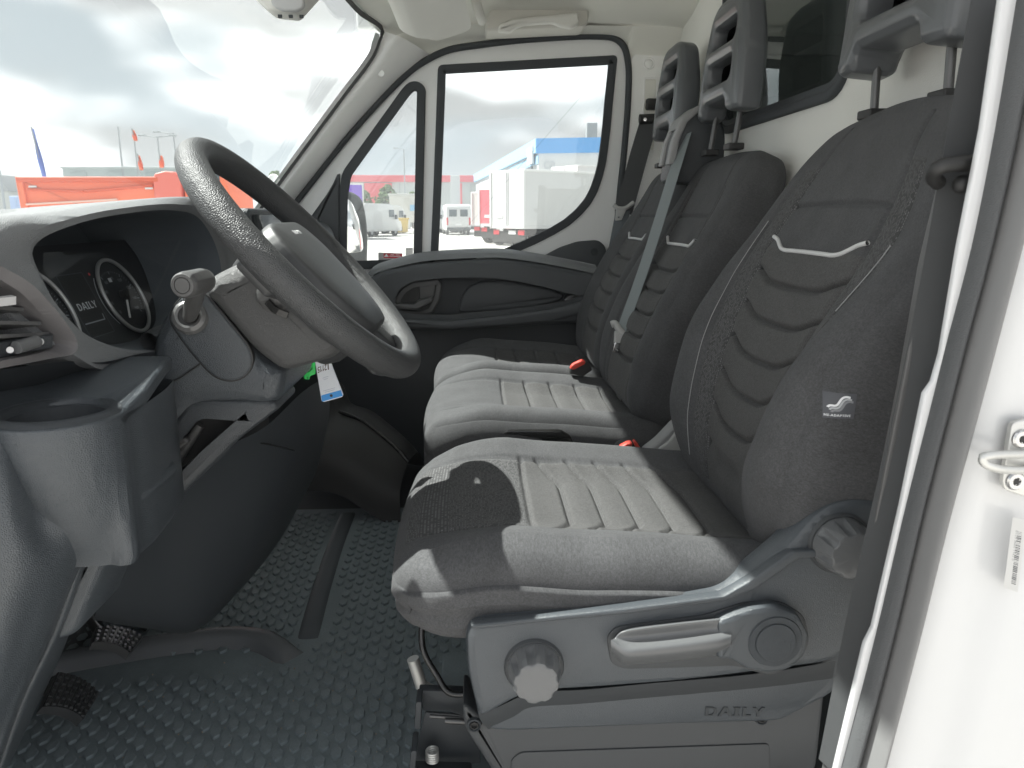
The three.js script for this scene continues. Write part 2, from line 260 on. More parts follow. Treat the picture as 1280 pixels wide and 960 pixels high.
{ // far rear post trim with seam, cap and belt height slot; wall below
  const pt = thing('post_trim', 'pale grey post cover behind the far door with a round cap and belt slot', 'pillar trim', [0.57, 0.7, -2.63]);
  obj('cover', slab(roundPts([[0.486, 0.0], [0.69, 0.0], [0.69, 1.335], [0.53, 1.338], [0.512, 1.30], [0.505, 1.1], [0.493, 0.87]], 0.008, 4), -2.68, -2.625, 0.008, null, 4), M.trim, pt);
  const c = [0.578,1.302,-2.62], s0 = [0.565,1.256,-2.62], s1 = [0.604,1.128,-2.62];
  obj('cap', lathe([[0, 0.004], [0.011, 0.003], [0.014, 0], [0.017, 0.003], [0.019, 0]], [c[0], c[1], -2.625], [0, 0, 1], 28), M.trim, pt);
  obj('slot', box(s0[0], s1[0], s1[1] - 0.1, s0[1], -2.632, -2.6235, 0.003), M.liner, pt);
  obj('slot_rim', slab(roundPts([[s0[0] - 0.004, s0[1] + 0.004], [s1[0] + 0.004, s0[1] + 0.004], [s1[0] + 0.004, s1[1] - 0.1], [s0[0] - 0.004, s1[1] - 0.1]], 0.006), -2.626, -2.621, 0.0015, [roundPts([[s0[0], s0[1]], [s1[0], s0[1]], [s1[0], s1[1] - 0.096], [s0[0], s1[1] - 0.096]], 0.005)]), M.trim, pt);
  const k0 = [0.57,1.193,-2.61]; obj('slot_block', box(k0[0], k0[0] + 0.035, k0[1] - 0.035, k0[1], -2.626, -2.60, 0.006), M.black, pt);
}
{ // steel bulkhead behind the seats with a fixed window into the load space
  const bw = thing('partition_wall', 'pale grey bulkhead behind the seats with a dark fixed window', 'partition', [0.66, 0.7, -1.63]);
  const win = roundPts([[1.415, 1.046], [2.12, 1.046], [2.12, 1.43], [1.415, 1.43]], 0.075, 8);
  obj('panel', buv(slabX([[0.64, -0.02], [2.69, -0.02], [2.69, 1.49], [0.64, 1.49]], 0.668, 0.682, 0.001, [win])), M.bulkhead, bw);
  const outer = arr2(win.map((p) => new THREE.Vector2(...p))), o2 = offsetPts(outer, -0.018), i2 = offsetPts(outer, 0.016), m2 = offsetPts(outer, 0.002);
  obj('window_seal', [buv(slabX(o2, 0.656, 0.690, 0.005, [m2])), buv(slabX(offsetPts(outer, -0.001), 0.661, 0.690, 0.004, [i2]))], M.rubber, bw);
  obj('window_pane', buv(slabX(offsetPts(outer, 0.012), 0.672, 0.6725, 0)), phys({ color: [0.55, 0.6, 0.58], roughness: 0.015, transmission: 1, thickness: 0, ior: 1.52 }), bw);
  // two pressed ribs in the sheet
  const ls = thing('load_space', 'dark cargo compartment with pale side battens seen through the bulkhead window', 'cargo compartment', [2, 0.7, -1.63]);
  const dim = std({ color: g3(0.40), roughness: 0.8 });
  obj('side_wall', [box(0.70, 3.2, -0.02, 1.52, -2.70, -2.68, 0.002)], dim, ls); obj('side_wall', [box(0.70, 3.2, -0.02, 1.52, -0.62, -0.60, 0.002)], dim, ls);
  obj('load_floor', box(0.70, 3.2, -0.09, -0.03, -2.68, -0.62, 0.002), dim, ls);
  for (const y of [0.62, 0.86, 1.10, 1.34]) obj('batten', box(0.8, 3.15, y, y + 0.11, -2.68, -2.655, 0.004), std({ color: g3(0.5), roughness: 0.7 }), ls);
  obj('rear_door', box(3.2, 3.22, -0.02, 1.0, -2.70, -0.60, 0.002), dim, ls);
}
{ // windscreen
  const ws = thing('windscreen', 'large raked windscreen with black edge band', 'windscreen', [-0.6, 1.1, ZC]);
  const e = (t, z, off = 0) => { const q = (z - ZC) / 0.93, b = 1 - q * q, top = [-0.268 - 0.085 * b, 1.352 + 0.02 * b], bot = [-0.665 - 0.33 * b, 0.80 - 0.02 * b]; const s = Math.sin(t * Math.PI) * 0.02; return [top[0] + (bot[0] - top[0]) * t - s * 0.2 - off, top[1] + (bot[1] - top[1]) * t + s, z]; };
  const zs = [-2.545, -2.46, -2.3, -2.05, -1.63, -1.2, -0.96, -0.8, -0.715], ts = [-0.03, 0.25, 0.5, 0.75, 1.05];
  obj('pane', patch(ts.map((t) => zs.map((z) => e(t, z))), 6, 6), M.screenGlass, ws);
  const far = [[-0.258, 1.360, -2.495], ...[[-0.268,1.333,-2.495],[-0.287,1.29,-2.495],[-0.379,1.177,-2.495],[-0.475,1.06,-2.495],[-0.593,0.915,-2.495],[-0.68,0.808,-2.495]]], path = [...far.reverse().map(([x, y, z]) => [x - 0.004, y + 0.002, z]), ...zs.slice(2, -1).map((z) => e(-0.012, z)), ...ts.map((t) => e(t, -0.735))];
  obj('edge_band', ribbon(path, path.length ? [0.3, 0.3, 1] : 0, 0.012, 0.008, 120), M.black, ws);
}
{ // camera housing under the header, sun visor, grab handle
  const hz = thing('sensor_housing', 'pale grey sensor housing at the top of the windscreen', 'sensor housing', [-0.36, 1.25, -1.65]);
  const b0 = [[-0.457,1.339],[-0.432,1.25],[-0.42,1.235],[-0.397,1.217],[-0.35,1.213],[-0.305,1.258],[-0.288,1.341]];
  obj('shell', buv(slab(roundPts(b0, 0.008, 4), -1.74, -1.66, 0.012, null, 5)), M.visor, hz);
  const lid = [[-0.386,1.249],[-0.391,1.227],[-0.373,1.214],[-0.339,1.213],[-0.323,1.223],[-0.328,1.249]];
  obj('lens_cover', buv(slab(roundPts(lid, 0.012, 5), -1.665, -1.650, 0.005, null, 4)), std({ color: g3(0.42), roughness: 0.5 }), hz);
  for (const k of [0, 1, 2]) { const p = [-0.379,1.206,-1.656]; obj('vent_slot', box(p[0] + k * 0.021, p[0] + k * 0.021 + 0.008, p[1] - 0.003, p[1] + 0.003, -1.664, -1.658, 0.001), M.dark, hz); }
  const v = thing('sun_visor', 'pale grey sun visor folded up over the far door corner', 'sun visor', [-0.1, 1.36, -2.25]);
  const V0 = [-0.207,1.39,-2.05], V1 = [-0.174,1.315,-2.33], V2 = [-0.033,1.341,-2.36], V3 = [-0.014,1.35,-2.34], V4 = [-0.04,1.393,-2.05], mid = (a, b, t) => a.map((q, k) => q + (b[k] - q) * t);
  const vr = poly([V0, V1, [-0.133,1.317,-2.345], [-0.122,1.314,-2.36], V2, V3, V4], 0.018, 6);
  const up = [-0.05, 0.018, 0.008], sh = (r, k, d) => { const c = [0, 1, 2].map((m) => r.reduce((s, p) => s + p[m], 0) / r.length); return r.map((p) => p.map((q, m) => c[m] + (q - c[m]) * k + up[m] * d)); };
  obj('pad', [rings([sh(vr, 0.55, -0.5), sh(vr, 0.93, -0.5), sh(vr, 0.985, -0.3), sh(vr, 1, 0), sh(vr, 0.985, 0.3), sh(vr, 0.93, 0.5)], true, 0.9), rings([sh(vr, 0.55, -0.5), sh(vr, 0.5, -0.5)], true)], M.visor, v);
  const hp = [0.011,1.402,-2.3], hq = [0.037,1.384,-2.45]; obj('arm', tube([[hp[0], hp[1] + 0.02, hp[2]], [(hp[0] + hq[0]) / 2, (hp[1] + hq[1]) / 2, -2.36], hq], 0.014, 20, 10), M.visor, v);
  const gh = thing('grab_handle', 'pale grey grab handle in the roof lining above the far door', 'grab handle', [0.18, 1.39, -2.46]);
  const oc = [[0.081,1.352],[0.086,1.371],[0.124,1.387],[0.266,1.402],[0.318,1.407],[0.324,1.376],[0.302,1.363],[0.267,1.369],[0.243,1.378],[0.16,1.372],[0.136,1.363],[0.119,1.35]];
  obj('grip', buv(slab(roundPts(oc, 0.008, 5), -2.462, -2.43, 0.008, null, 5)), M.visor, gh);
  obj('backing', buv(slab(roundPts([[0.046,1.361],[0.046,1.384],[0.063,1.426],[0.085,1.44],[0.347,1.452],[0.358,1.425],[0.354,1.378],[0.254,1.373]], 0.02, 5), -2.60, -2.47, 0.012, null, 4)), std({ color: [0.60, 0.585, 0.54], roughness: 0.9 }), gh);
}
{ // near door post: dark inner cover, white flange, rubber seal, white jamb with striker and sticker
  const post = thing('door_post', 'white door post at the right edge with dark rubber seal and steel striker', 'door post', [0.4, 0.6, -0.6]);
  const wl = [[0.399,0.986],[0.397,0.887],[0.39,0.795],[0.386,0.709],[0.382,0.685],[0.376,0.675],[0.367,0.575],[0.354,0.46],[0.348,0.444],[0.332,0.313],[0.325,0.261]], wr = [[0.417,0.986],[0.412,0.885],[0.405,0.795],[0.394,0.716],[0.386,0.674],[0.374,0.575],[0.364,0.503],[0.355,0.444],[0.342,0.313],[0.334,0.26]];
  obj('painted_flange', slab([...wl, ...wr.map(([x, y]) => [x + 0.03, y]).reverse()], -0.613, -0.606, 0.002), M.paint, post);
  const sg = [[0.424,0.983],[0.419,0.883],[0.41,0.795],[0.399,0.718],[0.392,0.664],[0.38,0.573],[0.368,0.46],[0.349,0.322],[0.341,0.271]], so = [[0.445,0.979],[0.434,0.882],[0.423,0.796],[0.414,0.72],[0.407,0.668],[0.394,0.578],[0.38,0.461],[0.364,0.334],[0.357,0.283]];
  const wr2 = [[0.411,0.984],[0.407,0.884],[0.4,0.795],[0.389,0.717],[0.383,0.67],[0.37,0.571],[0.357,0.457],[0.338,0.319],[0.33,0.267]];
  const r3 = (l, z) => l.map(([x, y]) => [x, y, z]), md = (a, b, t, z) => a.map((p, i) => [p[0] + (b[i][0] - p[0]) * t, p[1] + (b[i][1] - p[1]) * t, z]);
  obj('seal_lip', patch([r3(wr2, -0.615), r3(wr2, -0.600), md(wr2, sg, 0.15, -0.594), md(wr2, sg, 0.5, -0.590), md(wr2, sg, 0.9, -0.594), r3(sg, -0.602)], 5, 5), M.seal, post);
  obj('seal_bulb', patch([r3(sg, -0.604), md(sg, so, 0.07, -0.590), md(sg, so, 0.3, -0.576), md(sg, so, 0.6, -0.572), md(sg, so, 0.92, -0.582), r3(so, -0.60)], 5, 5), std({ color: g3(0.17, 0.0), roughness: 0.45, bumpMap: rep(T.fine, 0.04), bumpScale: 0.0001 }), post);
  const ys = [-20, 120, 260, 400, 540, 680, 820, 990], jr = [];
  const j = [[0.443,0.981],[0.436,0.909],[0.428,0.826],[0.417,0.739],[0.406,0.646],[0.392,0.547],[0.378,0.441],[0.362,0.303]];
  for (const [dx, z] of [[0.0, -0.594], [0.02, -0.588], [0.05, -0.588], [0.075, -0.583], [0.1, -0.586], [0.13, -0.588], [0.17, -0.582], [0.24, -0.58], [0.34, -0.575]]) jr.push(j.map(([x, y], i) => [x + dx, y, z + (dx > 0.03 ? 0.006 * Math.sin(i * 0.9 + dx * 18) * Math.min(1, dx * 9) * (i > 4 ? 1.3 : 0.4) : 0)]));
  obj('jamb', patch(jr, 6, 6), M.paint, post);
  obj('inner_cover', slab([...[[0.411,0.997],[0.403,0.892],[0.388,0.779],[0.381,0.673],[0.37,0.551],[0.358,0.394],[0.347,0.278],[0.337,0.222]], ...[[0.378,0.22],[0.393,0.276],[0.404,0.401],[0.415,0.55],[0.423,0.672],[0.428,0.779],[0.434,0.892],[0.437,0.997]]], -0.660, -0.649, 0.003), M.vinyl, post);
  // striker
  const pl = [[0.433,0.657],[0.443,0.66],[0.464,0.655],[0.473,0.596],[0.455,0.593],[0.435,0.6],[0.432,0.608]];
  obj('striker_plate', slab(roundPts(pl, 0.004, 4), -0.582, -0.5765, 0.001), M.zinc, post);
  obj('striker_loop', [tube([[0.454,0.631,-0.575], [0.422,0.636,-0.56], [0.401,0.638,-0.552], [0.394,0.637,-0.551], [0.395,0.633,-0.551], [0.405,0.628,-0.552], [0.426,0.623,-0.56], [0.458,0.618,-0.575]], 0.0034, 60, 12)], M.zinc, post);
  for (const c of [[0.442,0.644], [0.442,0.608]]) obj('screw', [lathe([[0, 0.002], [0.0035, 0.002], [0.0035, 0.003], [0.0065, 0.003], [0.0078, 0.0015], [0.008, 0]], [c[0], c[1], -0.5765], [0, 0, 1], 28)], M.steel, post);
  for (const c of [[0.442,0.644], [0.442,0.608]]) { const st = []; for (let k = 0; k < 12; k++) { const a = k / 12 * Math.PI * 2, r = k % 2 ? 0.0021 : 0.0038; st.push([c[0] + r * Math.cos(a), c[1] + r * Math.sin(a)]); } obj('screw_socket', slab(st, -0.5745, -0.5738, 0), M.black, post); }
  // bar-code sticker, printed along its length
  const bt = canvasTex(128, 480, (x) => { x.fillStyle = '#f3f3f1'; x.fillRect(0, 0, 128, 480); x.fillStyle = '#63666a'; let y = 86; while (y < 440) { const h = 2 + Math.floor(hash(y, 3) * 4) * 2; x.fillRect(62, y, 42, h); y += h + 3 + Math.floor(hash(y, 4) * 3) * 2; } x.save(); x.translate(44, 80); x.rotate(Math.PI / 2); x.font = '26px sans-serif'; x.fillStyle = '#83868a'; x.fillText('0125 3860 1147 0', 0, 0); x.restore(); });
  const c4 = [[0.446,0.513,-0.579],[0.459,0.508,-0.579],[0.457,0.573,-0.579],[0.445,0.576,-0.579]];
  obj('sticker', sheet(...c4.map(([x, y, z]) => [x, y, -0.5765])), std({ color: g3(0.55), map: bt, roughness: 0.5 }), post);
}
struct('bonnet', [box(-2.1, -1.06, -0.5, 0.735, -2.68, -0.60, 0.06)], M.paint);
struct('cowl', [box(-1.08, -0.76, 0.70, 0.74, -2.66, -0.64, 0.01), box(-1.08, -0.78, -0.10, 0.70, -0.655, -0.64, 0.005)], M.black);
{ // sill and roof rail round the open doorway
  struct('door_sill', [box(-0.75, 0.5, -0.12, -0.03, -0.72, -0.60, 0.015)], M.paint);
  struct('roof_rail', [box(-0.36, 3.2, 1.40, 1.53, -0.66, -0.57, 0.02), box(-0.36, 3.2, 1.40, 1.53, -2.70, -2.645, 0.01)], M.paint);
}

// ------------------------------------------------------------------ far door
{
  const door = thing('passenger_door', 'closed white far door with large window, quarter light and black trim panel', 'car door', [0, 0.7, -2.63]);
  const outline = roundPts([[-0.664,0.781],[-0.572,0.877],[-0.387,1.092],[-0.206,1.267],[-0.11,1.324],[0.032,1.359],[0.237,1.38],[0.405,1.391],[0.502,1.376],[0.526,1.291],[0.521,1.18],[0.508,1.002],[0.496,0.873],[0.487,0.41],[0.493,-0.435],[0.316,-0.626],[-0.511,-0.411]], 0.02, 4);
  const win = roundPts([[-0.1,1.289],[0.472,1.324],[0.466,1.254],[0.46,1.179],[0.455,1.104],[0.448,1.036],[0.442,0.987],[0.432,0.946],[0.417,0.901],[0.396,0.862],[0.364,0.825],[0.324,0.791],[0.275,0.762],[0.221,0.735],[0.161,0.709],[0.107,0.687],[0.025,0.655],[-0.14,0.65],[-0.125,0.872]], 0.013, 6);
  const qtr = roundPts([[-0.148,1.222],[-0.174,0.688],[-0.178,0.656],[-0.449,0.646],[-0.435,0.882],[-0.419,0.959],[-0.215,1.219],[-0.194,1.238],[-0.168,1.239]], 0.02, 5);
  obj('frame', buv(slab(outline, -2.70, -2.635, 0.006, [win, qtr], 3)), phys({ color: [0.84, 0.845, 0.84], roughness: 0.4, clearcoat: 0.4, clearcoatRoughness: 0.1 }), door);
  obj('window_seal', buv(slab(offsetPts(win, -0.004), -2.648, -2.627, 0.003, [offsetPts(win, 0.019)])), M.rubber, door);
  obj('quarter_seal', buv(slab(offsetPts(qtr, -0.004), -2.648, -2.625, 0.003, [offsetPts(qtr, 0.021)])), M.rubber, door);
  obj('window_pane', slab(offsetPts(win, 0.012), -2.665, -2.6645, 0), M.glass, door);
  obj('quarter_pane', slab(offsetPts(qtr, 0.012), -2.665, -2.6645, 0), M.glass, door);
  obj('corner_cover', buv(slab(roundPts([[0.231,0.683],[0.296,0.717],[0.355,0.736],[0.425,0.741],[0.451,0.719],[0.461,0.62],[0.269,0.621]], 0.015, 4), -2.65, -2.615, 0.006)), M.dash, door);
  obj('corner_button', lathe([[0, 0.002], [0.006, 0.002], [0.008, 0], [0.012, 0.001], [0.013, -0.001]], [...[0.412,0.701], -2.613], [0, 0, 1], 24), M.dark, door);
  obj('mirror_corner', buv(slab(roundPts([[-0.583,0.742],[-0.54,0.807],[-0.476,0.889],[-0.431,0.958],[-0.445,0.663],[-0.588,0.664]], 0.006, 4), -2.65, -2.618, 0.006)), M.dash, door);
  // print on the quarter pane
  const t = canvasTex(256, 128, (x) => { x.fillStyle = '#b9b6b6'; x.fillRect(0, 0, 256, 128); x.fillStyle = '#c53a44'; x.fillRect(56, 8, 196, 74); x.fillStyle = '#fff'; x.beginPath(); x.moveTo(86, 14); x.lineTo(112, 62); x.lineTo(60, 62); x.fill(); x.fillRect(130, 24, 40, 8); x.fillRect(184, 24, 50, 8); x.fillRect(118, 46, 120, 8); x.fillStyle = '#8d8a8b'; x.fillRect(8, 94, 238, 5); x.fillRect(8, 108, 170, 5); });
  obj('warning_sticker', sheet(...[[-0.32,0.671,-2.662],[-0.239,0.668,-2.662],[-0.238,0.696,-2.662],[-0.319,0.699,-2.662]]), std({ map: t, roughness: 0.6 }), door);
  const t2 = canvasTex(64, 64, (x) => { x.fillStyle = '#f1eeea'; x.fillRect(0, 0, 64, 64); x.fillStyle = '#8b8b8b'; x.fillRect(4, 3, 56, 4); x.fillStyle = '#d06a6a'; x.fillRect(30, 46, 8, 10); });
  obj('small_sticker', sheet(...[[-0.228,0.676,-2.662],[-0.203,0.676,-2.662],[-0.202,0.714,-2.662],[-0.226,0.714,-2.662]]), std({ map: t2, roughness: 0.6 }), door);
  // trim panel: lower skin, bulged upper with a recess, ledge on top
  const low = roundPts([[-0.674,0.668],[-0.366,0.558],[-0.189,0.496],[-0.083,0.493],[0.42,0.505],[0.443,-0.454],[-0.832,-0.422]], 0.03, 5);
  obj('lower_panel', buv(slab(low, -2.635, -2.565, 0.015, null, 4)), M.dark, door);
  const top = [[-0.364,0.542],[-0.349,0.604],[-0.322,0.632],[-0.284,0.65],[-0.181,0.67],[-0.079,0.68],[0.076,0.687],[0.179,0.676],[0.283,0.658],[0.409,0.634],[0.436,0.611],[0.439,0.485],[0.391,0.48],[0.104,0.466],[-0.077,0.454],[-0.22,0.461],[-0.316,0.459],[-0.362,0.485]];
  const rec = roundPts([[-0.268,0.556],[-0.248,0.604],[-0.197,0.632],[-0.104,0.642],[-0.002,0.644],[0.075,0.641],[0.147,0.631],[0.23,0.613],[0.301,0.594],[0.39,0.576],[0.37,0.558],[0.31,0.534],[0.205,0.519],[0.103,0.507],[-0.076,0.49],[-0.218,0.496],[-0.261,0.52]], 0.018, 5);
  const topR = roundPts(top, 0.025, 5);
  obj('upper_panel', buv(slab(topR, -2.63, -2.48, 0.016, [rec], 6)), M.door, door);
  obj('recess_rim', buv(slab(rec, -2.53, -2.487, 0.004, [offsetPts(rec, 0.007)], 4)), M.vinyl, door);
  obj('recess_floor', buv(slab(offsetPts(rec, -0.01), -2.60, -2.545, 0.004)), M.dark, door);
  obj('armrest', buv(slab(roundPts([[-0.234,0.49],[-0.216,0.497],[-0.076,0.491],[0.102,0.508],[0.254,0.528],[0.373,0.558],[0.393,0.568],[0.395,0.522],[0.255,0.486],[0.102,0.474],[-0.076,0.463],[-0.217,0.469]], 0.012, 5), -2.50, -2.458, 0.010, null, 5)), M.door, door);
  obj('pocket_insert', buv(slab(roundPts([[-0.05,0.509],[-0.039,0.556],[-0.018,0.592],[0.023,0.611],[0.101,0.615],[0.179,0.602],[0.258,0.586],[0.303,0.562],[0.284,0.544],[0.232,0.531],[0.104,0.514]], 0.018, 5), -2.56, -2.525, 0.010, null, 5)), M.door, door);
  obj('pocket_end', buv(slab(roundPts([[0.299,0.548],[0.314,0.566],[0.377,0.573],[0.362,0.558]], 0.004, 4), -2.545, -2.515, 0.004)), std({ color: g3(0.14), roughness: 0.4 }), door);
  // release handle in a dished housing
  const hs = roundPts([[-0.257,0.521],[-0.251,0.562],[-0.229,0.593],[-0.198,0.611],[-0.144,0.619],[-0.108,0.621],[-0.098,0.6],[-0.107,0.556],[-0.131,0.51],[-0.173,0.497],[-0.237,0.5]], 0.012, 5);
  obj('handle_housing', buv(slab(hs, -2.54, -2.505, 0.006, [offsetPts(hs, 0.012)], 3)), M.vinyl, door);
  obj('handle_dish', buv(slab(offsetPts(hs, 0.008), -2.54, -2.53, 0.002)), M.black, door);
  const hd = roundPts([[-0.253,0.545],[-0.189,0.542],[-0.178,0.553],[-0.129,0.565],[-0.129,0.55],[-0.153,0.537],[-0.184,0.522],[-0.251,0.527]], 0.006, 5);
  obj('release_handle', [buv(slab(hd, -2.525, -2.485, 0.006, null, 4)), buv(slab(roundPts([[-0.177,0.614],[-0.116,0.613],[-0.125,0.557],[-0.174,0.546]], 0.008, 4), -2.535, -2.512, 0.005))], M.vinyl, door);
  // slot and switch in the top ledge
  const led = (a, b, c, d, z0, z1, y) => [[a, y, z0], [b, y, z0], [c, y, z1], [d, y, z1]];
  obj('ledge', patch([[[-0.34,0.615,-2.49],[-0.319,0.635,-2.49],[-0.282,0.65,-2.49],[-0.18,0.675,-2.49],[-0.078,0.685,-2.49],[0.075,0.69,-2.49],[0.178,0.679,-2.49],[0.282,0.661,-2.49],[0.407,0.635,-2.49]].map(([x, y, z]) => [x, y, z]), [[-0.34,0.615,-2.49],[-0.319,0.635,-2.49],[-0.282,0.65,-2.49],[-0.18,0.675,-2.49],[-0.078,0.685,-2.49],[0.075,0.69,-2.49],[0.178,0.679,-2.49],[0.282,0.661,-2.49],[0.407,0.635,-2.49]].map(([x, y]) => [x, y + 0.018, -2.52]), [[-0.34,0.615,-2.49],[-0.319,0.635,-2.49],[-0.282,0.65,-2.49],[-0.18,0.675,-2.49],[-0.078,0.685,-2.49],[0.075,0.69,-2.49],[0.178,0.679,-2.49],[0.282,0.661,-2.49],[0.407,0.635,-2.49]].map(([x, y]) => [x, y + 0.026, -2.57]), [[-0.34,0.615,-2.49],[-0.319,0.635,-2.49],[-0.282,0.65,-2.49],[-0.18,0.675,-2.49],[-0.078,0.685,-2.49],[0.075,0.69,-2.49],[0.178,0.679,-2.49],[0.282,0.661,-2.49],[0.407,0.635,-2.49]].map(([x, y]) => [x, y + 0.012, -2.632])], 5, 5), M.dashTop, door);
  const s1 = [-0.116,0.68,-2.54]; obj('ledge_slot', box(s1[0] - 0.015, s1[0] + 0.13, s1[1] - 0.02, s1[1] + 0.024, -2.565, -2.535, 0.008), M.black, door);
  const s2 = [-0.205,0.67,-2.54]; obj('lock_button', box(s2[0], s2[0] + 0.03, s2[1] - 0.01, s2[1] + 0.016, -2.56, -2.54, 0.004), M.paleGrey, door);
}
{ // body seal round the far door opening
  const p = [...[[-0.647,0.786,-2.625],[-0.569,0.874,-2.625],[-0.385,1.086,-2.625],[-0.205,1.262,-2.625],[-0.148,1.301,-2.625],[-0.071,1.336,-2.625],[0.031,1.353,-2.625],[0.134,1.366,-2.625],[0.262,1.377,-2.625],[0.403,1.383,-2.625],[0.463,1.377,-2.625],[0.494,1.353,-2.625],[0.51,1.3,-2.625],[0.513,1.19,-2.625],[0.505,1.027,-2.625],[0.493,0.872,-2.625],[0.483,0.66,-2.625],[0.48,0.384,-2.625]]];
  solo('door_seal', tube(p, 0.0105, 160, 10), M.rubber, 'thin dark rubber strip framing the far door opening', 'door seal');
}
{ // door mirror outside the quarter light, turned towards the near seat
  const c = [-0.501,0.746,-2.98], m = thing('door_mirror', 'dark grey door mirror seen through the quarter light', 'wing mirror', c);
  const loc = (l) => l.map(([x, y]) => [(x - c[0]) * 1.5, y - c[1]]);
  const out = roundPts(loc([[-0.623,0.913],[-0.505,0.916],[-0.443,0.913],[-0.412,0.89],[-0.4,0.82],[-0.397,0.731],[-0.406,0.596],[-0.461,0.575],[-0.642,0.582]]), 0.04, 6), inn = roundPts(loc([[-0.601,0.896],[-0.494,0.899],[-0.46,0.878],[-0.438,0.82],[-0.427,0.731],[-0.426,0.684],[-0.517,0.678],[-0.613,0.678]]), 0.03, 6);
  obj('housing', buv(slab(out, -0.10, 0.0, 0.03, null, 5)), std({ color: g3(0.09, 0.05), roughness: 0.55 }), m, { local: true });
  obj('mirror_glass', buv(slab(inn, -0.004, 0.004, 0.001)), std({ color: g3(0.85), metalness: 1, roughness: 0.03 }), m, { local: true });
  obj('arm', box(-0.02, 0.05, -0.28, -0.12, -0.06, -0.01, 0.015), std({ color: g3(0.09, 0.05), roughness: 0.55 }), m, { local: true });
  m.rotation.y = 0.85;
}

// ------------------------------------------------------------------ upholstery
const sst = (a, b, x) => { const t = Math.max(0, Math.min(1, (x - a) / (b - a))); return t * t * (3 - 2 * t); };
const bell = (d, w) => Math.exp(-(d * d) / (w * w));
// grid positions from lo to hi, dense in the rounded ends, with exact lines at the breaks
function axis(lo, hi, r, n, breaks = []) {
  const s = new Set(); const e = 7;
  for (let k = 0; k <= e; k++) { s.add(lo + r * (1 - Math.cos(k / e * Math.PI / 2))); s.add(hi - r * (1 - Math.cos(k / e * Math.PI / 2))); }
  const stops = [lo + r, ...breaks.filter((b) => b > lo + r && b < hi - r), hi - r];
  for (let i = 0; i + 1 < stops.length; i++) { const m = Math.max(1, Math.round(n * (stops[i + 1] - stops[i]) / (hi - lo))); for (let k = 0; k <= m; k++) s.add(stops[i] + (stops[i + 1] - stops[i]) * k / m); }
  const l = [...s].sort((a, b) => a - b); return l.filter((v, i) => !i || v - l[i - 1] > 1e-5);
}
// a padded block: box surface grid, ellipsoidal rounding, then deform(p, q): p rounded point, q the point on the box; zone(q) names the cover
function padded(xs, ys, zs, r, deform, zone, skip = '') {
  const lo = [xs[0], ys[0], zs[0]], hi = [xs.at(-1), ys.at(-1), zs.at(-1)], ax = [xs, ys, zs], pos = [], tri = [], keys = [], uv = [], key = new Map();
  const put = (q) => {
    const id = q.map((v) => Math.round(v * 1e5)).join(); if (key.has(id)) return key.get(id);
    const c = q.map((v, k) => Math.max(lo[k] + r[k], Math.min(hi[k] - r[k], v))), d = q.map((v, k) => (v - c[k]) / r[k]), l = Math.hypot(...d), p = l > 1e-9 ? c.map((v, k) => v + r[k] * d[k] / l) : q.slice();
    const w = deform(p, q); const n = pos.length / 3; pos.push(...w); key.set(id, n); return n;
  };
  const side = (k, top) => {                  // the face across axis k
    const [i, j] = k === 0 ? [1, 2] : k === 1 ? [2, 0] : [0, 1], A = ax[i], B = ax[j], f = top ? hi[k] : lo[k];
    const at = (u, v) => { const q = [0, 0, 0]; q[k] = f; q[i] = A[u]; q[j] = B[v]; return q; };
    for (let u = 0; u + 1 < A.length; u++) for (let v = 0; v + 1 < B.length; v++) {
      const a = at(u, v), b = at(u + 1, v), c = at(u + 1, v + 1), d = at(u, v + 1), m = [0, 1, 2].map((t) => (a[t] + c[t]) / 2), z = zone(m, 'xyz'[k] + (top ? '+' : '-')); if (!z) continue;
      const [ia, ib, ic, id] = [a, b, c, d].map(put), U = (q) => [q[j], q[i]];
      const add = (x, y, w, X, Y, W) => { tri.push([x, y, w]); keys.push(z); uv.push([U(X), U(Y), U(W)]); };
      if (top) { add(ia, ib, ic, a, b, c); add(ia, ic, id, a, c, d); } else { add(ia, ic, ib, a, c, b); add(ia, id, ic, a, d, c); }
    }
  };
  for (let k = 0; k < 3; k++) { if (!skip.includes('xyz'[k] + '-')) side(k, false); if (!skip.includes('xyz'[k] + '+')) side(k, true); }
  const g = new THREE.BufferGeometry(); g.setAttribute('position', new THREE.Float32BufferAttribute(pos, 3)); g.setIndex(tri.flat()); g.computeVertexNormals();
  const N = g.attributes.normal, out = {};
  tri.forEach((t, i) => { const o = out[keys[i]] ??= { p: [], n: [], u: [] }; t.forEach((v, k) => { o.p.push(pos[3 * v], pos[3 * v + 1], pos[3 * v + 2]); o.n.push(N.getX(v), N.getY(v), N.getZ(v)); o.u.push(...uv[i][k]); }); });
  const res = {};
  for (const [k, o] of Object.entries(out)) { const h = new THREE.BufferGeometry(); h.setAttribute('position', new THREE.Float32BufferAttribute(o.p, 3)); h.setAttribute('normal', new THREE.Float32BufferAttribute(o.n, 3)); h.setAttribute('uv', new THREE.Float32BufferAttribute(o.u, 2)); res[k] = h; }
  return res;
}
const seatMats = { bolster: M.fabric, insert: M.insert, knit: M.knit, panel: M.fabric };
const coverNames = { bolster: 'bolster_cover', insert: 'centre_cover', knit: 'knitted_strip', panel: 'upper_panel' };
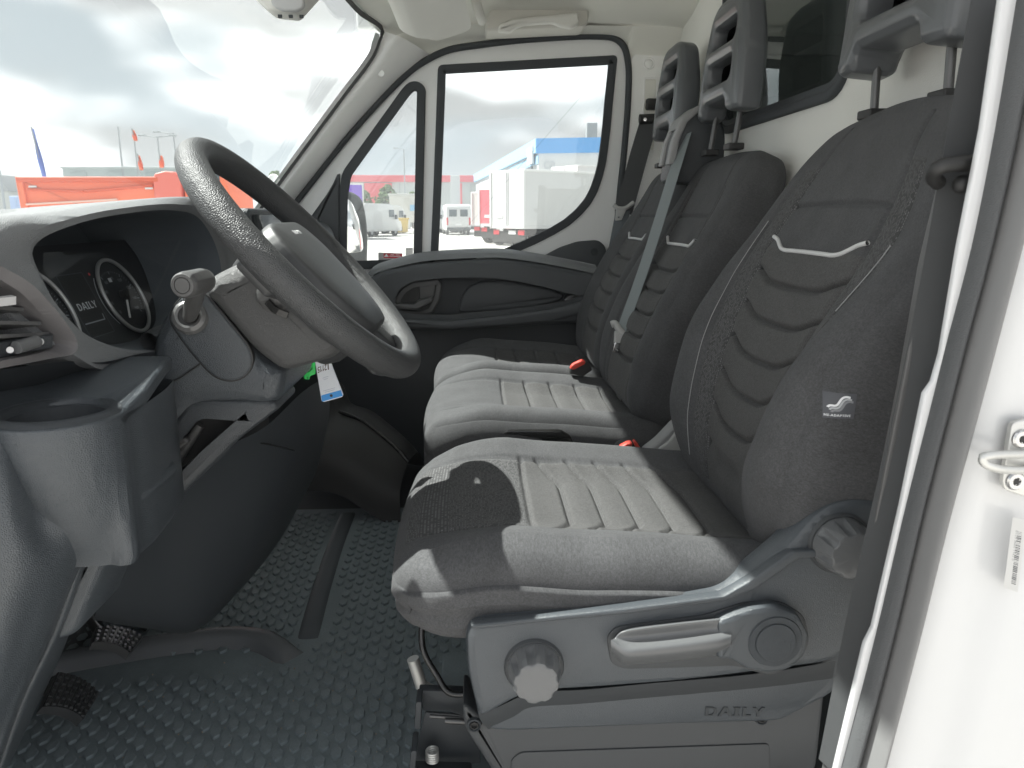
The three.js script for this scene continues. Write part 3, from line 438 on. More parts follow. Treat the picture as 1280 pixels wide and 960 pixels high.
// ---- cushion: x0..x1, top at y1, centre z, half width hw
function cushion(o) {
  const { x0, x1, y0, y1, zc, hw, xi, grooves, bol = 0.028, pan = 0.56, bow = 0.02, rx = 0.07, ry = 0.06, rz = 0.05 } = o;
  const bp = hw * pan;
  const deform = (p, q) => {
    const b = (q[2] - zc) / hw, ab = Math.abs(b); let [x, y, z] = p;
    const top = sst(y0 + 0.02, y1 - 0.01, p[1]), a = (x - x0) / (x1 - x0);
    y += top * bol * bell(ab - 0.80, 0.22) * sst(0.0, 0.3, a) - top * 0.012 * (1 - sst(0.3, 0.62, ab)) * sst(0.12, 0.45, a);
    y += top * 0.012 * bell(a - 0.22, 0.16);                                  // the thigh roll
    y -= top * 0.02 * sst(0.45, 1, a);
    x -= 0.012 * Math.cos(b * 1.5) * (1 - sst(0, 0.3, a));                     // nose bows forward
    z += (z - zc) * (0.03 * bell(a - 0.35, 0.3) - 0.06 * (1 - sst(0, 0.16, a)));
    if (q[1] > y1 - 1e-4) {
      let g = 0;
      g += 0.0055 * bell(ab - pan, 0.018) * sst(0.06, 0.12, a);                // seam between centre and bolster
      if (ab < pan) { for (const gx of grooves) { const s = gx - bow * Math.max(0, (ab - 0.30) / (pan - 0.30)); g += 0.008 * bell(q[0] - s, 0.0036); } g += 0.006 * bell(q[0] - xi, 0.0035); for (const gx of grooves) y += 0.0035 * bell(q[0] - gx - 0.022, 0.02); }
      y -= g;
    } else { const sl = y0 + (y1 - y0) * 0.60; const ds = q[1] - sl; const k = 0.005 * bell(ds, 0.004); if (q[2] > zc + hw - 1e-4) z -= k; else if (q[2] < zc - hw + 1e-4) z += k; else if (q[0] < x0 + 1e-4) x += k; z += (b > 0 ? 1 : -1) * 0.006 * bell(ds - 0.03, 0.03) * (Math.abs(b) > 0.9 ? 1 : 0); }
    const lump = 0.004 * (fbm(x * 9 + 3, z * 9 + y * 5, 64, 3, 5) - 0.5) ; y += lump * top;
    return [x, y, z];
  };
  const zone = (q, f) => { const ab = Math.abs(q[2] - zc); if (f === 'y+' && ab < bp && q[0] > x0 + rx * 0.6) return q[0] > xi ? 'insert' : o.front ?? 'bolster'; return 'bolster'; };
  return padded(axis(x0, x1, rx, 250, [xi, x0 + rx * 0.6]), axis(y0, y1, ry, 26), axis(zc - hw, zc + hw, rz, 90, [zc - bp, zc + bp]), [rx, ry, rz], deform, zone, 'y-');
}
// ---- backrest: foot at [x, y], leaning back by lean (radians), length L, centre z, half width hw
function backrest(o) {
  const { x, y, lean, L, zc, hw, th = 0.11, pan = 0.5, kn = 0.14, grooves, seam, pipe, bol = 0.045, narrow = 0.36, ns = 0.5, rs = 0.07, sag = 0.05 } = o;
  const cs = Math.cos(lean), sn = Math.sin(lean);
  const map = (c, s, z) => { const bend = (o.lumbar ?? 0.018) * bell(s - 0.2, 0.16) - (o.recline ?? 0) * sst(0.55 * L, L, s); const f = c - bend; return [x + s * sn + f * cs, y + s * cs - f * sn, z]; };
  const width = (s) => 1 + 0.03 * bell(s / L - 0.3, 0.3) + (o.wings ?? 0) * bell(s / L - 0.68, 0.2) - narrow * Math.pow(Math.max(0, (s / L - ns) / (1 - ns)), 1.6) - (o.waist ?? 0.03) * (1 - sst(0, 0.25, s / L));
  const deform = (p, q) => {
    const b = (q[2] - zc) / hw, ab = Math.abs(b); let [c, s, z] = p;
    const front = sst(th * 0.75, 0.01, c), fade = 1 - sst((o.fa ?? 0.5) * L, (o.fb ?? 0.95) * L, s);
    c -= front * bol * bell(ab - 0.86, 0.27) * (0.12 + 0.88 * fade) * (0.35 + 0.65 * sst(0, 0.2 * L, s));
    c -= front * 0.012 * (1 - ab) * bell(s - 0.18, 0.2);
    if (o.taper) { const t = sst(0.04, 0.43, s), k = 0.72 + 0.36 * t, kk = 0.6 + 0.5 * t, a1 = pan, a2 = pan + kn, A = Math.min(1, Math.abs(z - zc) / hw), m = A <= a1 ? A * k : A <= a2 ? a1 * k + (A - a1) * kk : a1 * k + kn * kk + (A - a2) / (1 - a2) * (1 - a1 * k - kn * kk); z = zc + Math.sign(z - zc) * m * hw; }
    z = zc + (z - zc) * width(s);
    s -= (o.crown ?? 0.02) * b * b * sst(0.5 * L, L, s);
    if (q[0] < 1e-4) {
      let g = 0.0055 * bell(ab - pan, 0.016) + 0.0055 * (kn > 0.02 ? bell(ab - pan - kn, 0.014) * (1 - sst(0.8 * L, 0.88 * L, q[1])) : 0);
      if (ab < pan) {
        const rise = sag * (0.35 * Math.pow(ab / pan, 2) + 0.65 * Math.pow(sst(0.45 * pan, pan, ab), 1.2));
        for (const gs of grooves) { const d = q[1] - gs - rise; g += 0.0095 * bell(d, 0.0038); c -= 0.0035 * bell(d - 0.028, 0.022); }
        for (const gs of seam) g += 0.006 * bell(q[1] - gs, 0.004);
      }
      c += g;
    }
    c += 0.004 * (fbm(s * 8 + 1, z * 8 + 7, 64, 3, 15) - 0.5) * front;
    return map(c, s, z);
  };
  const top = seam[0];
  const zone = (q, f) => { const ab = Math.abs(q[2] - zc) / hw; if (f !== 'x-') return 'bolster'; if (ab < pan) return q[1] > L - rs * 0.5 ? 'bolster' : q[1] > pipe ? 'panel' : 'insert'; if (ab < pan + kn && q[1] < L - rs && q[1] > (o.knitFrom ?? 0) ) return 'knit'; return 'bolster'; };
  const parts = padded(axis(0, th, 0.035, 14), axis(0, L, rs, o.fine ?? 320, [pipe, ...(o.knitFrom ? [o.knitFrom] : [])]), axis(zc - hw, zc + hw, 0.05, 100, [zc - hw * pan, zc + hw * pan, zc - hw * (pan + kn), zc + hw * (pan + kn)]), [0.035, rs, 0.05], deform, zone);
  const S = (s, b, out = 0) => deform([-out, s, zc + b * hw], [0.001, s, zc + b * hw]);
  return { parts, S, map };
}
function addCovers(group, parts, inside) { for (const k of Object.keys(parts)) { const g = parts[k]; obj(coverNames[k], g, seatMats[k], group); } }
// ---- head restraint: a hard frame with two windows, notched below; front at [x, y] foot, width w, height h
function headrest(parent, o) {
  const { x, y, z, w = 0.235, h = 0.215, th = 0.085, lean = 0.16, px, py } = o;
  const n = w / 2, pts = roundPts([[-n, 0.0, 0.012], [-n + 0.055, 0.0, 0.01], [-n + 0.066, 0.03, 0.015], [n - 0.066, 0.03, 0.015], [n - 0.055, 0.0, 0.01], [n, 0.0, 0.012], [n * 0.99, h * 0.55, 0.05], [n * 0.80, h * 0.93, 0.05], [n * 0.45, h, 0.04], [-n * 0.45, h, 0.04], [-n * 0.80, h * 0.93, 0.05], [-n * 0.99, h * 0.55, 0.05]], 0.03, 7);
  const hole = (a, b, t) => roundPts([[-n * 0.62, a], [n * 0.62, a], [n * 0.62 * t, b], [-n * 0.62 * t, b]], 0.016, 6);
  const g = slab(pts, 0, th, 0.017, [hole(0.068, 0.118, 1), hole(0.150, 0.197, 0.9)], 6);
  // local: x across, y up, z thickness (front at z = 0 looks to -x in the cab)
  const m = new THREE.Matrix4().makeBasis(new THREE.Vector3(0, 0, 1), new THREE.Vector3(Math.sin(lean), Math.cos(lean), 0), new THREE.Vector3(-Math.cos(lean), Math.sin(lean), 0).multiplyScalar(-1));
  // basis is mirrored by the minus above, so faces keep their order through the across axis
  const p = g.attributes.position; for (let i = 0; i < p.count; i++) { const yy = p.getY(i), k = 1 - 0.22 * sst(0.4 * h, h, yy), zz = p.getZ(i); p.setZ(i, (zz - th * 0.5) * k + th * 0.5 - 0.012 * Math.pow(p.getX(i) / n, 2) * -1); }
  g.applyMatrix4(m); g.translate(x, y, z); g.computeVertexNormals(); const gg = toCreasedNormals(g, 0.7);
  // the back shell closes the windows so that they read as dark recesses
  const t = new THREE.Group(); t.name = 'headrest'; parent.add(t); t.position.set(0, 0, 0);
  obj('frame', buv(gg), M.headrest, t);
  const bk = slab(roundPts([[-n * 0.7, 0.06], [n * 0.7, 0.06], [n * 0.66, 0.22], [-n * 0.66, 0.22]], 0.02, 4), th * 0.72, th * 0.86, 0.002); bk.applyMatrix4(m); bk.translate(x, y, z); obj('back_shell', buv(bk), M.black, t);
  for (const s of [-1, 1]) obj('post', [rod([px, py, z + s * (o.ps ?? 0.075)], [x + 0.05, y + 0.05, z + s * (o.ps ?? 0.075)], 0.0062)], M.darkSteel, t);
  for (const s of [-1, 1]) obj('post_sleeve', box(px - 0.017, px + 0.017, py - 0.006, py + 0.008, z + s * (o.ps ?? 0.075) - 0.02, z + s * (o.ps ?? 0.075) + 0.02, 0.003), M.black, t);
  return t;
}
// a small label laid on a mesh: centre in x, y, half sizes, turn, laid on along -z
function drape(c, w, h, rot, skew, mesh, off) {
  mesh.updateWorldMatrix(true, false); const rc = new THREE.Raycaster(), n = 10, rows = [], side = mesh.material.side; mesh.material.side = THREE.DoubleSide;
  for (let j = 0; j <= n; j++) { const r = []; for (let i = 0; i <= n; i++) { const u = (i / n - 0.5) * w, v = (j / n - 0.5) * h, x = c[0] + u * Math.cos(rot) * 1 - v * Math.sin(rot) * 0.2, y = c[1] + v + u * Math.sin(rot) * 0; rc.set(new THREE.Vector3(x, y, 0), new THREE.Vector3(0, 0, -1)); const hit = rc.intersectObject(mesh, false)[0]; r.push([x, y, hit ? hit.point.z + off : -0.8]); } rows.push(r); }
  mesh.material.side = side;
  const pos = [], uv = [], idx = []; rows.forEach((r, j) => r.forEach((p, i) => { pos.push(...p); uv.push(i / n, j / n); if (i < n && j < n) { const a = j * (n + 1) + i; idx.push(a, a + 1, a + n + 1, a + 1, a + n + 2, a + n + 1); } }));
  const g = new THREE.BufferGeometry(); g.setAttribute('position', new THREE.Float32BufferAttribute(pos, 3)); g.setAttribute('uv', new THREE.Float32BufferAttribute(uv, 2)); g.setIndex(idx); g.computeVertexNormals();
  const p = new THREE.Vector3(); let q = mesh; while (q && q !== scene) { p.add(q.position); q = q.parent; } g.translate(-p.x, -p.y, -p.z); return g;
}
// ------------------------------------------------------------------ driver's seat
const DZ = -1.06;
const seat = thing('driver_seat', 'black and grey fabric single seat nearest the viewer with fluted side knobs', 'car seat', [0.1, 0, DZ]);
function group(name, parent) { const g = new THREE.Group(); g.name = name; parent.add(g); return g; }
{
  const cu = group('cushion', seat);
  addCovers(cu, cushion({ x0: -0.10, x1: 0.44, y0: 0.318, y1: 0.387, zc: DZ, hw: 0.245, xi: 0.075, front: 'knit', ry: 0.05, grooves: [0.131, 0.18, 0.227, 0.275, 0.323], bow: 0.03, bol: 0.022 }));
  const ba = group('backrest', seat);
  const B = backrest({ x: 0.366, y: 0.385, lean: 0.265, recline: 0.035, wings: 0.13, taper: true, waist: 0.07, L: 0.628, zc: DZ, hw: 0.252, grooves: [0.07, 0.125, 0.18, 0.235, 0.29, 0.345], seam: [0.472], pipe: 0.402, pan: 0.5, kn: 0.17, bol: 0.052, narrow: 0.30, ns: 0.55, crown: 0.035, rs: 0.09, sag: 0.022, fa: 0.36, fb: 0.72 });
  addCovers(ba, B.parts);
  const pp = []; for (let k = 0; k <= 16; k++) { const b = -0.49 + 0.98 * k / 16, r = 0.022 * Math.pow(sst(0.25, 0.5, Math.abs(b)), 1.1) ; pp.push(B.S(0.398 + r, b, 0.002)); }
  obj('piping', tube(pp, 0.0032, 60, 8), M.piping, ba);
  for (const s of [-1, 1]) { const st = []; for (let k = 0; k <= 30; k++) st.push(B.S(s > 0 ? 0.33 + 0.09 * k / 30 : 0.05 + 0.40 * k / 30, s * 0.687, 0.0015)); obj('stitching', tube(st, 0.0007, 90, 5), M.stitch, ba); }
  // woven label on the near bolster
  const lt = canvasTex(256, 256, (x) => {
    x.fillStyle = '#53555a'; x.fillRect(0, 0, 256, 256); x.lineCap = 'butt'; x.lineJoin = 'round';
    const wave = (dx, dy, c, w) => { x.strokeStyle = c; x.lineWidth = w; x.beginPath(); x.moveTo(34 + dx, 150 + dy); x.bezierCurveTo(50 + dx, 110 + dy, 84 + dx, 150 + dy, 106 + dx, 118 + dy); x.bezierCurveTo(126 + dx, 84 + dy, 128 + dx, 50 + dy, 160 + dx, 40 + dy); x.bezierCurveTo(180 + dx, 34 + dy, 196 + dx, 44 + dy, 204 + dx, 44 + dy); x.stroke(); };
    wave(30, 44, '#8a8c90', 22); wave(15, 22, '#b9bbbe', 19); wave(0, -2, '#f2f4f6', 21);
    x.fillStyle = '#eef0f2'; x.font = 'bold 34px sans-serif'; x.save(); x.translate(6, 236); x.scale(1.06, 0.9); x.fillText('HI-ADAPTIVE', 0, 0); x.restore();
  });
  obj('fabric_label', drape([0.402,0.616], 0.0315, 0.0285, -0.14, 0, ba.children.find((m) => m.name.startsWith('bolster')), 0.0006), std({ map: lt, color: g3(0.8), roughness: 0.6 }), ba, { local: true });
}
{
  // ---- plastic side shield (stands 2 cm proud of the frame), knobs, lever
  const sh = group('side_shield', seat);
  const up = [[-0.013,0.366],[0.096,0.378],[0.207,0.386],[0.285,0.395],[0.312,0.412],[0.356,0.452],[0.379,0.485],[0.401,0.503],[0.43,0.509],[0.468,0.502],[0.477,0.432],[0.462,0.33],[0.421,0.302],[0.297,0.288],[0.23,0.282],[0.13,0.277],[0.088,0.276],[0.055,0.272],[0.004,0.243],[-0.002,0.261],[-0.011,0.304]];
  obj('upper_shell', buv(slab(roundPts(up, 0.022, 8), -0.845, -0.797, 0.010, null, 6)), M.shield, sh);
  const slope = patch([[[0.001,0.245,-0.803],[0.028,0.256,-0.803],[0.055,0.269,-0.803],[0.088,0.273,-0.803],[0.131,0.274,-0.803],[0.212,0.28,-0.803],[0.298,0.285,-0.803],[0.365,0.292,-0.803],[0.427,0.302,-0.803]], [[0.006,0.228,-0.812],[0.036,0.241,-0.812],[0.059,0.254,-0.812],[0.093,0.258,-0.812],[0.127,0.258,-0.812],[0.214,0.263,-0.812],[0.297,0.269,-0.812],[0.365,0.275,-0.812],[0.431,0.283,-0.812]], [[0.013,0.208,-0.826],[0.044,0.222,-0.826],[0.063,0.234,-0.826],[0.098,0.236,-0.826],[0.123,0.237,-0.826],[0.214,0.243,-0.826],[0.298,0.248,-0.826],[0.367,0.253,-0.826],[0.437,0.261,-0.826]]], 6, 4); obj('under_slope', slope, M.shieldDark, sh);
  const low = [[-0.004,0.256],[0.042,0.276],[0.47,0.326],[0.457,0.27],[0.438,0.242],[0.409,0.226],[0.375,0.206],[0.239,0.207],[0.042,0.205],[0.018,0.207],[0.003,0.217]];
  obj('lower_shell', buv(slab(roundPts(low, 0.012, 4), -0.850, -0.8235, 0.006, null, 4)), M.shield, sh);
  const ledge = [[0.282,0.397],[0.308,0.413],[0.356,0.45],[0.458,0.453],[0.459,0.445],[0.366,0.441],[0.318,0.404],[0.282,0.391],[0.177,0.378],[-0.005,0.364],[-0.007,0.369],[0.167,0.384]];
  obj('ledge', buv(slab(roundPts(ledge, 0.004, 3), -0.806, -0.789, 0.003, null, 3)), M.shield, sh);
  const rail = [[-0.018,0.241],[0.001,0.224],[0.014,0.21],[0.237,0.21],[0.366,0.208],[0.407,0.228],[0.433,0.244],[0.432,0.145],[0.427,0.087],[0.041,0.105],[0.008,0.161],[-0.016,0.206]];
  obj('base_cover', buv(slab(roundPts(rail, 0.008, 4), -0.90, -0.832, 0.005, null, 3)), M.shieldDark, sh);
  const pan = [[0.041,0.161],[0.053,0.171],[0.1,0.171],[0.367,0.171],[0.373,0.09],[0.041,0.105]];
  obj('base_panel', buv(slab(roundPts(pan, 0.006, 4), -0.84, -0.8295, 0.002, null, 2)), M.shieldDark, sh);
  // dished round the front knob
  const font = await new FontLoader().loadAsync('fonts/droid/droid_sans_bold.typeface.json');
  const tg = new TextGeometry('DAILY', { font, size: 0.0125, depth: 0.0016, curveSegments: 4, bevelEnabled: false }); tg.scale(1.55, 1, 1); tg.rotateZ(-0.045);
  const tp = [0.277,0.219,-0.823]; tg.translate(tp[0], tp[1], -0.8240); obj('raised_lettering', buv(tg), M.dark, sh);
  for (const [c, r] of [[[-0.004,0.212], 0.0085], [[0.354,0.208], 0.0085]]) { obj('bolt', lathe([[0, 0], [r * 0.55, 0], [r * 0.6, 0.002], [r * 0.8, 0.005], [r, 0.004], [r * 1.1, 0]], [c[0], c[1], -0.832], [0, 0, 1], 24), M.dark, sh); obj('socket', lathe([[0, 0.001], [r * 0.5, 0.001], [r * 0.5, 0.0045], [r * 0.62, 0.0045]], [c[0], c[1], -0.832], [0, 0, 1], 6), M.black, sh); }
  // fluted knobs
  const knobGeo = (c, r, h, z) => {
    const n = 128, prof = [[0, h], [0.5, h], [0.74, h * 0.995], [0.80, h * 0.97], [0.835, h * 0.92], [0.88, h * 0.75], [0.93, h * 0.5], [0.97, h * 0.3], [1.0, h * 0.16], [1.0, h * 0.05], [0.99, 0]], pos = [], idx = [];
    prof.forEach(([q, y], j) => { for (let i = 0; i < n; i++) { const a = i / n * Math.PI * 2, f = Math.pow(Math.max(0, Math.cos(a * 8)), 0.7), k = q > 0.6 ? 1 - f * (0.065 * Math.min(1, (q - 0.6) / 0.2) + 0.10 * bell(y / h - 0.5, 0.3)) * sst(0.0, 0.3, y / h) : 1; pos.push(Math.cos(a + 0.2) * q * r * k, Math.sin(a + 0.2) * q * r * k, y); } });
    for (let j = 0; j + 1 < prof.length; j++) for (let i = 0; i < n; i++) { const a = j * n + i, b = j * n + (i + 1) % n; idx.push(a, a + n, b, b, a + n, b + n); }
    const g = new THREE.BufferGeometry(); g.setAttribute('position', new THREE.Float32BufferAttribute(pos, 3)); g.setIndex(idx); g.translate(c[0], c[1], z); return buv(toCreasedNormals(g, 0.5));
  };
  const k1 = [0.066,0.311], k2 = [0.414,0.456];
  for (const [k, r, h] of [[k1, 0.031, 0.034], [k2, 0.0325, 0.036]]) {
    obj('collar', lathe([[r * 0.8, 0.004], [r * 1.06, 0.004], [r * 1.12, 0.002], [r * 1.14, -0.004]], [k[0], k[1], -0.797], [0, 0, 1], 48), M.shieldDark, sh);
    obj('adjuster_knob', knobGeo(k, r, h, -0.795), M.knob, sh);
  }
  // height lever: tapered paddle running forward from a round pivot
  const lv = group('height_lever', seat), pv = [0.34,0.346];
  
  obj('recess_rim', buv(slab(roundPts([[0.149,0.346],[0.159,0.359],[0.262,0.371],[0.308,0.386],[0.351,0.386],[0.38,0.367],[0.39,0.334],[0.381,0.308],[0.346,0.289],[0.304,0.304],[0.171,0.304],[0.156,0.311]], 0.01, 4), -0.80, -0.7945, 0.002, null, 2)), M.shieldDark, lv);
  obj('paddle', patch([[[0.159,0.344,-0.797],[0.17,0.353,-0.797],[0.188,0.358,-0.797],[0.235,0.362,-0.797],[0.277,0.366,-0.797],[0.292,0.372,-0.797]], [[0.156,0.349,-0.787],[0.164,0.36,-0.782],[0.184,0.365,-0.78],[0.23,0.37,-0.78],[0.271,0.373,-0.781],[0.289,0.374,-0.782]], [[0.154,0.352,-0.78],[0.164,0.352,-0.781],[0.185,0.353,-0.782],[0.231,0.357,-0.782],[0.272,0.361,-0.781],[0.289,0.361,-0.778]], [[0.151,0.353,-0.776],[0.165,0.345,-0.77],[0.183,0.345,-0.769],[0.228,0.349,-0.769],[0.269,0.353,-0.77],[0.287,0.355,-0.772]], [[0.152,0.341,-0.778],[0.166,0.334,-0.772],[0.184,0.332,-0.772],[0.229,0.335,-0.772],[0.271,0.339,-0.773],[0.288,0.345,-0.774]], [[0.16,0.319,-0.797],[0.172,0.31,-0.797],[0.19,0.309,-0.797],[0.237,0.312,-0.797],[0.28,0.317,-0.797],[0.298,0.318,-0.797]]], 8, 6), M.knob, lv);
  obj('lever_neck', buv(slab(roundPts([[0.273,0.372],[0.291,0.38],[0.312,0.387],[0.336,0.39],[0.365,0.378],[0.38,0.352],[0.377,0.326],[0.361,0.309],[0.338,0.304],[0.309,0.311],[0.291,0.324],[0.275,0.324]], 0.006, 4), -0.797, -0.7765, 0.006, null, 4)), M.shield, lv);
  obj('pivot_cap', lathe([[0, 0.0015], [0.0225, 0.0015], [0.0232, 0.0008], [0.0232, -0.004]], [pv[0], pv[1], -0.7745], [0, 0, 1], 48), M.shield, lv);
  obj('pivot_ring', lathe([[0.0236, -0.003], [0.0236, 0.0005], [0.0305, 0.0005], [0.032, -0.002], [0.033, -0.008]], [pv[0], pv[1], -0.7752], [0, 0, 1], 48), M.shield, lv);
  // ---- seat frame below the front edge: steel tube, black rod, runner with spring
  const fr = group('seat_frame', seat);
  obj('pedestal', [box(0.02, 0.42, 0.06, 0.29, -1.26, -0.84, 0.01)], M.black, fr);
  obj('tube_end', rod([-0.09,0.211,-0.98], [-0.079,0.167,-0.98], 0.0085, 20), M.zinc, fr);
  obj('cross_tube', tube([[-0.079,0.169,-0.98], [-0.059,0.158,-0.98], [-0.013,0.152,-0.98]], 0.008, 20, 14), M.zinc, fr);
  obj('spring_rod', tube([[-0.068,0.31,-0.93], [-0.072,0.287,-0.92], [-0.069,0.264,-0.91], [-0.053,0.237,-0.9], [-0.036,0.22,-0.885], [-0.007,0.22,-0.88]], 0.0042, 50, 10), M.gloss, fr);
  const bp = (l, z0, z1) => buv(slab(roundPts(l, 0.003, 3), z0, z1, 0.002, null, 2));
  obj('runner', [bp([[-0.077,0.211],[-0.012,0.206],[-0.007,0.189],[-0.007,0.166],[-0.039,0.178],[-0.072,0.18]], -0.92, -0.905), bp([[-0.079,0.211],[-0.071,0.211],[-0.074,0.17],[-0.082,0.171]], -0.91, -0.88), bp([[-0.086,0.147],[-0.078,0.147],[-0.084,0.096],[-0.092,0.096]], -0.91, -0.87), bp([[-0.091,0.103],[-0.008,0.097],[-0.008,0.088],[-0.092,0.093]], -0.91, -0.87), bp([[-0.071,0.164],[0.003,0.155],[0.003,0.08],[-0.089,0.084]], -0.93, -0.925)], M.dark, fr);
  obj('runner_bar', [rod([-0.062,0.183,-0.89], [-0.02,0.178,-0.89], 0.0025), rod([-0.042,0.179,-0.885], [0.003,0.175,-0.885], 0.004)], M.darkSteel, fr);
  const sp = []; for (let k = 0; k <= 90; k++) { const a = k / 90 * Math.PI * 2 * 5; const c = [-0.061,0.117,-0.9]; sp.push([c[0] + 0.0075 * Math.cos(a), c[1] - 0.008 + 0.016 * k / 90, c[2] + 0.0075 * Math.sin(a)]); }
  obj('spring', tube(sp, 0.0016, 240, 6), M.zinc, fr);
  obj('under_tray', [box(-0.06, 0.30, 0.05, 0.06, -1.24, -0.90, 0.004)], M.mat, fr);
  headrest(seat, { x: 0.552, y: 1.03, z: DZ - 0.035, w: 0.29, h: 0.27, th: 0.08, lean: 0.09, px: 0.606, py: 0.968, ps: 0.092 });
}
// ------------------------------------------------------------------ twin passenger bench
const bench = thing('passenger_bench', 'two-place grey fabric bench seat between the single seat and the far door', 'car seat', [0.15, 0, -2.02]);
{
  const zs = [-1.785, -2.262];
  zs.forEach((zc, i) => {
    const cu = group('cushion', bench);
    addCovers(cu, cushion({ x0: -0.105, x1: 0.42, y0: 0.21, y1: 0.395, zc, hw: 0.237, xi: 0.07, grooves: [0.135, 0.20, 0.265, 0.33], bow: 0.006, bol: i ? 0.03 : 0.022, pan: 0.58, rx: 0.06, ry: 0.04, rz: 0.03 }));
    const ba = group('backrest', bench);
    const B = backrest({ x: 0.335, y: 0.395, lean: 0.40, L: 0.625, zc, hw: 0.236, grooves: [0.10, 0.155, 0.21, 0.265, 0.32], seam: [0.46], pipe: 0.385, pan: 0.52, kn: i ? 0.02 : 0.1, bol: 0.03, narrow: 0.16, ns: 0.6, crown: 0.012, sag: 0.012, knitFrom: 0.34, rs: 0.06, th: 0.10 });
    addCovers(ba, B.parts);
    const pp = []; for (let k = 0; k <= 16; k++) { const b = -0.50 + 1.0 * k / 16; pp.push(B.S(0.387 + 0.016 * Math.pow(sst(0.38, 0.5, Math.abs(b)), 1.1), b, 0.002)); }
    obj('piping', tube(pp, 0.0036, 50, 8), M.piping, ba);
    headrest(bench, { x: 0.532, y: 1.04, z: zc, w: 0.275, h: 0.245, th: 0.062, lean: 0.07, px: 0.565, py: 0.965, ps: 0.085 });
  });
  // black pull handle set into the near flank of the cushion
  const hp = [[0.04,0.352],[0.048,0.374],[0.069,0.386],[0.179,0.384],[0.2,0.372],[0.21,0.349],[0.207,0.342],[0.043,0.345]];
  obj('pull_handle', [buv(slab(roundPts(hp, 0.006, 5), -1.556, -1.536, 0.004, [offsetPts(roundPts(hp, 0.006, 5), 0.006)], 3))], M.gloss, bench);
  obj('handle_recess', buv(slab(roundPts(hp, 0.006, 5), -1.556, -1.5445, 0.001)), M.black, bench);
  obj('bench_base', box(0.0, 0.45, 0.0, 0.22, -2.45, -1.60, 0.02), M.dark, bench);
  obj('strap_slot', box(0.345, 0.385, 0.392, 0.402, -1.80, -1.74, 0.003), M.black, bench);
  // belt outlet on the shoulder between the two places
  const out = group('belt_outlet', bench), zc = -2.005;
  const side = [[0.49, 0.90], [0.50, 1.00], [0.52, 1.05], [0.56, 1.08], [0.61, 1.075], [0.63, 1.02], [0.63, 0.90]];
  obj('housing', buv(slab(roundPts(side, 0.02, 5), zc - 0.05, zc + 0.045, 0.008, null, 4)), M.dash, out);
  const fr = roundPts([[0.486, 0.945], [0.496, 1.0], [0.517, 1.056], [0.558, 1.086], [0.585, 1.086], [0.585, 1.075], [0.56, 1.070], [0.53, 1.045], [0.512, 1.0], [0.504, 0.945]], 0.004, 3);
  obj('bezel', [buv(slab(fr, zc - 0.053, zc - 0.022, 0.003)), buv(slab(fr, zc + 0.022, zc + 0.053, 0.003)), buv(slab(fr.map(([x, y]) => [x, y]).filter(([x, y]) => y > 1.03).concat([[0.52, 1.03], [0.507, 1.03]]), zc - 0.03, zc + 0.03, 0.001))], M.grey, out);
}

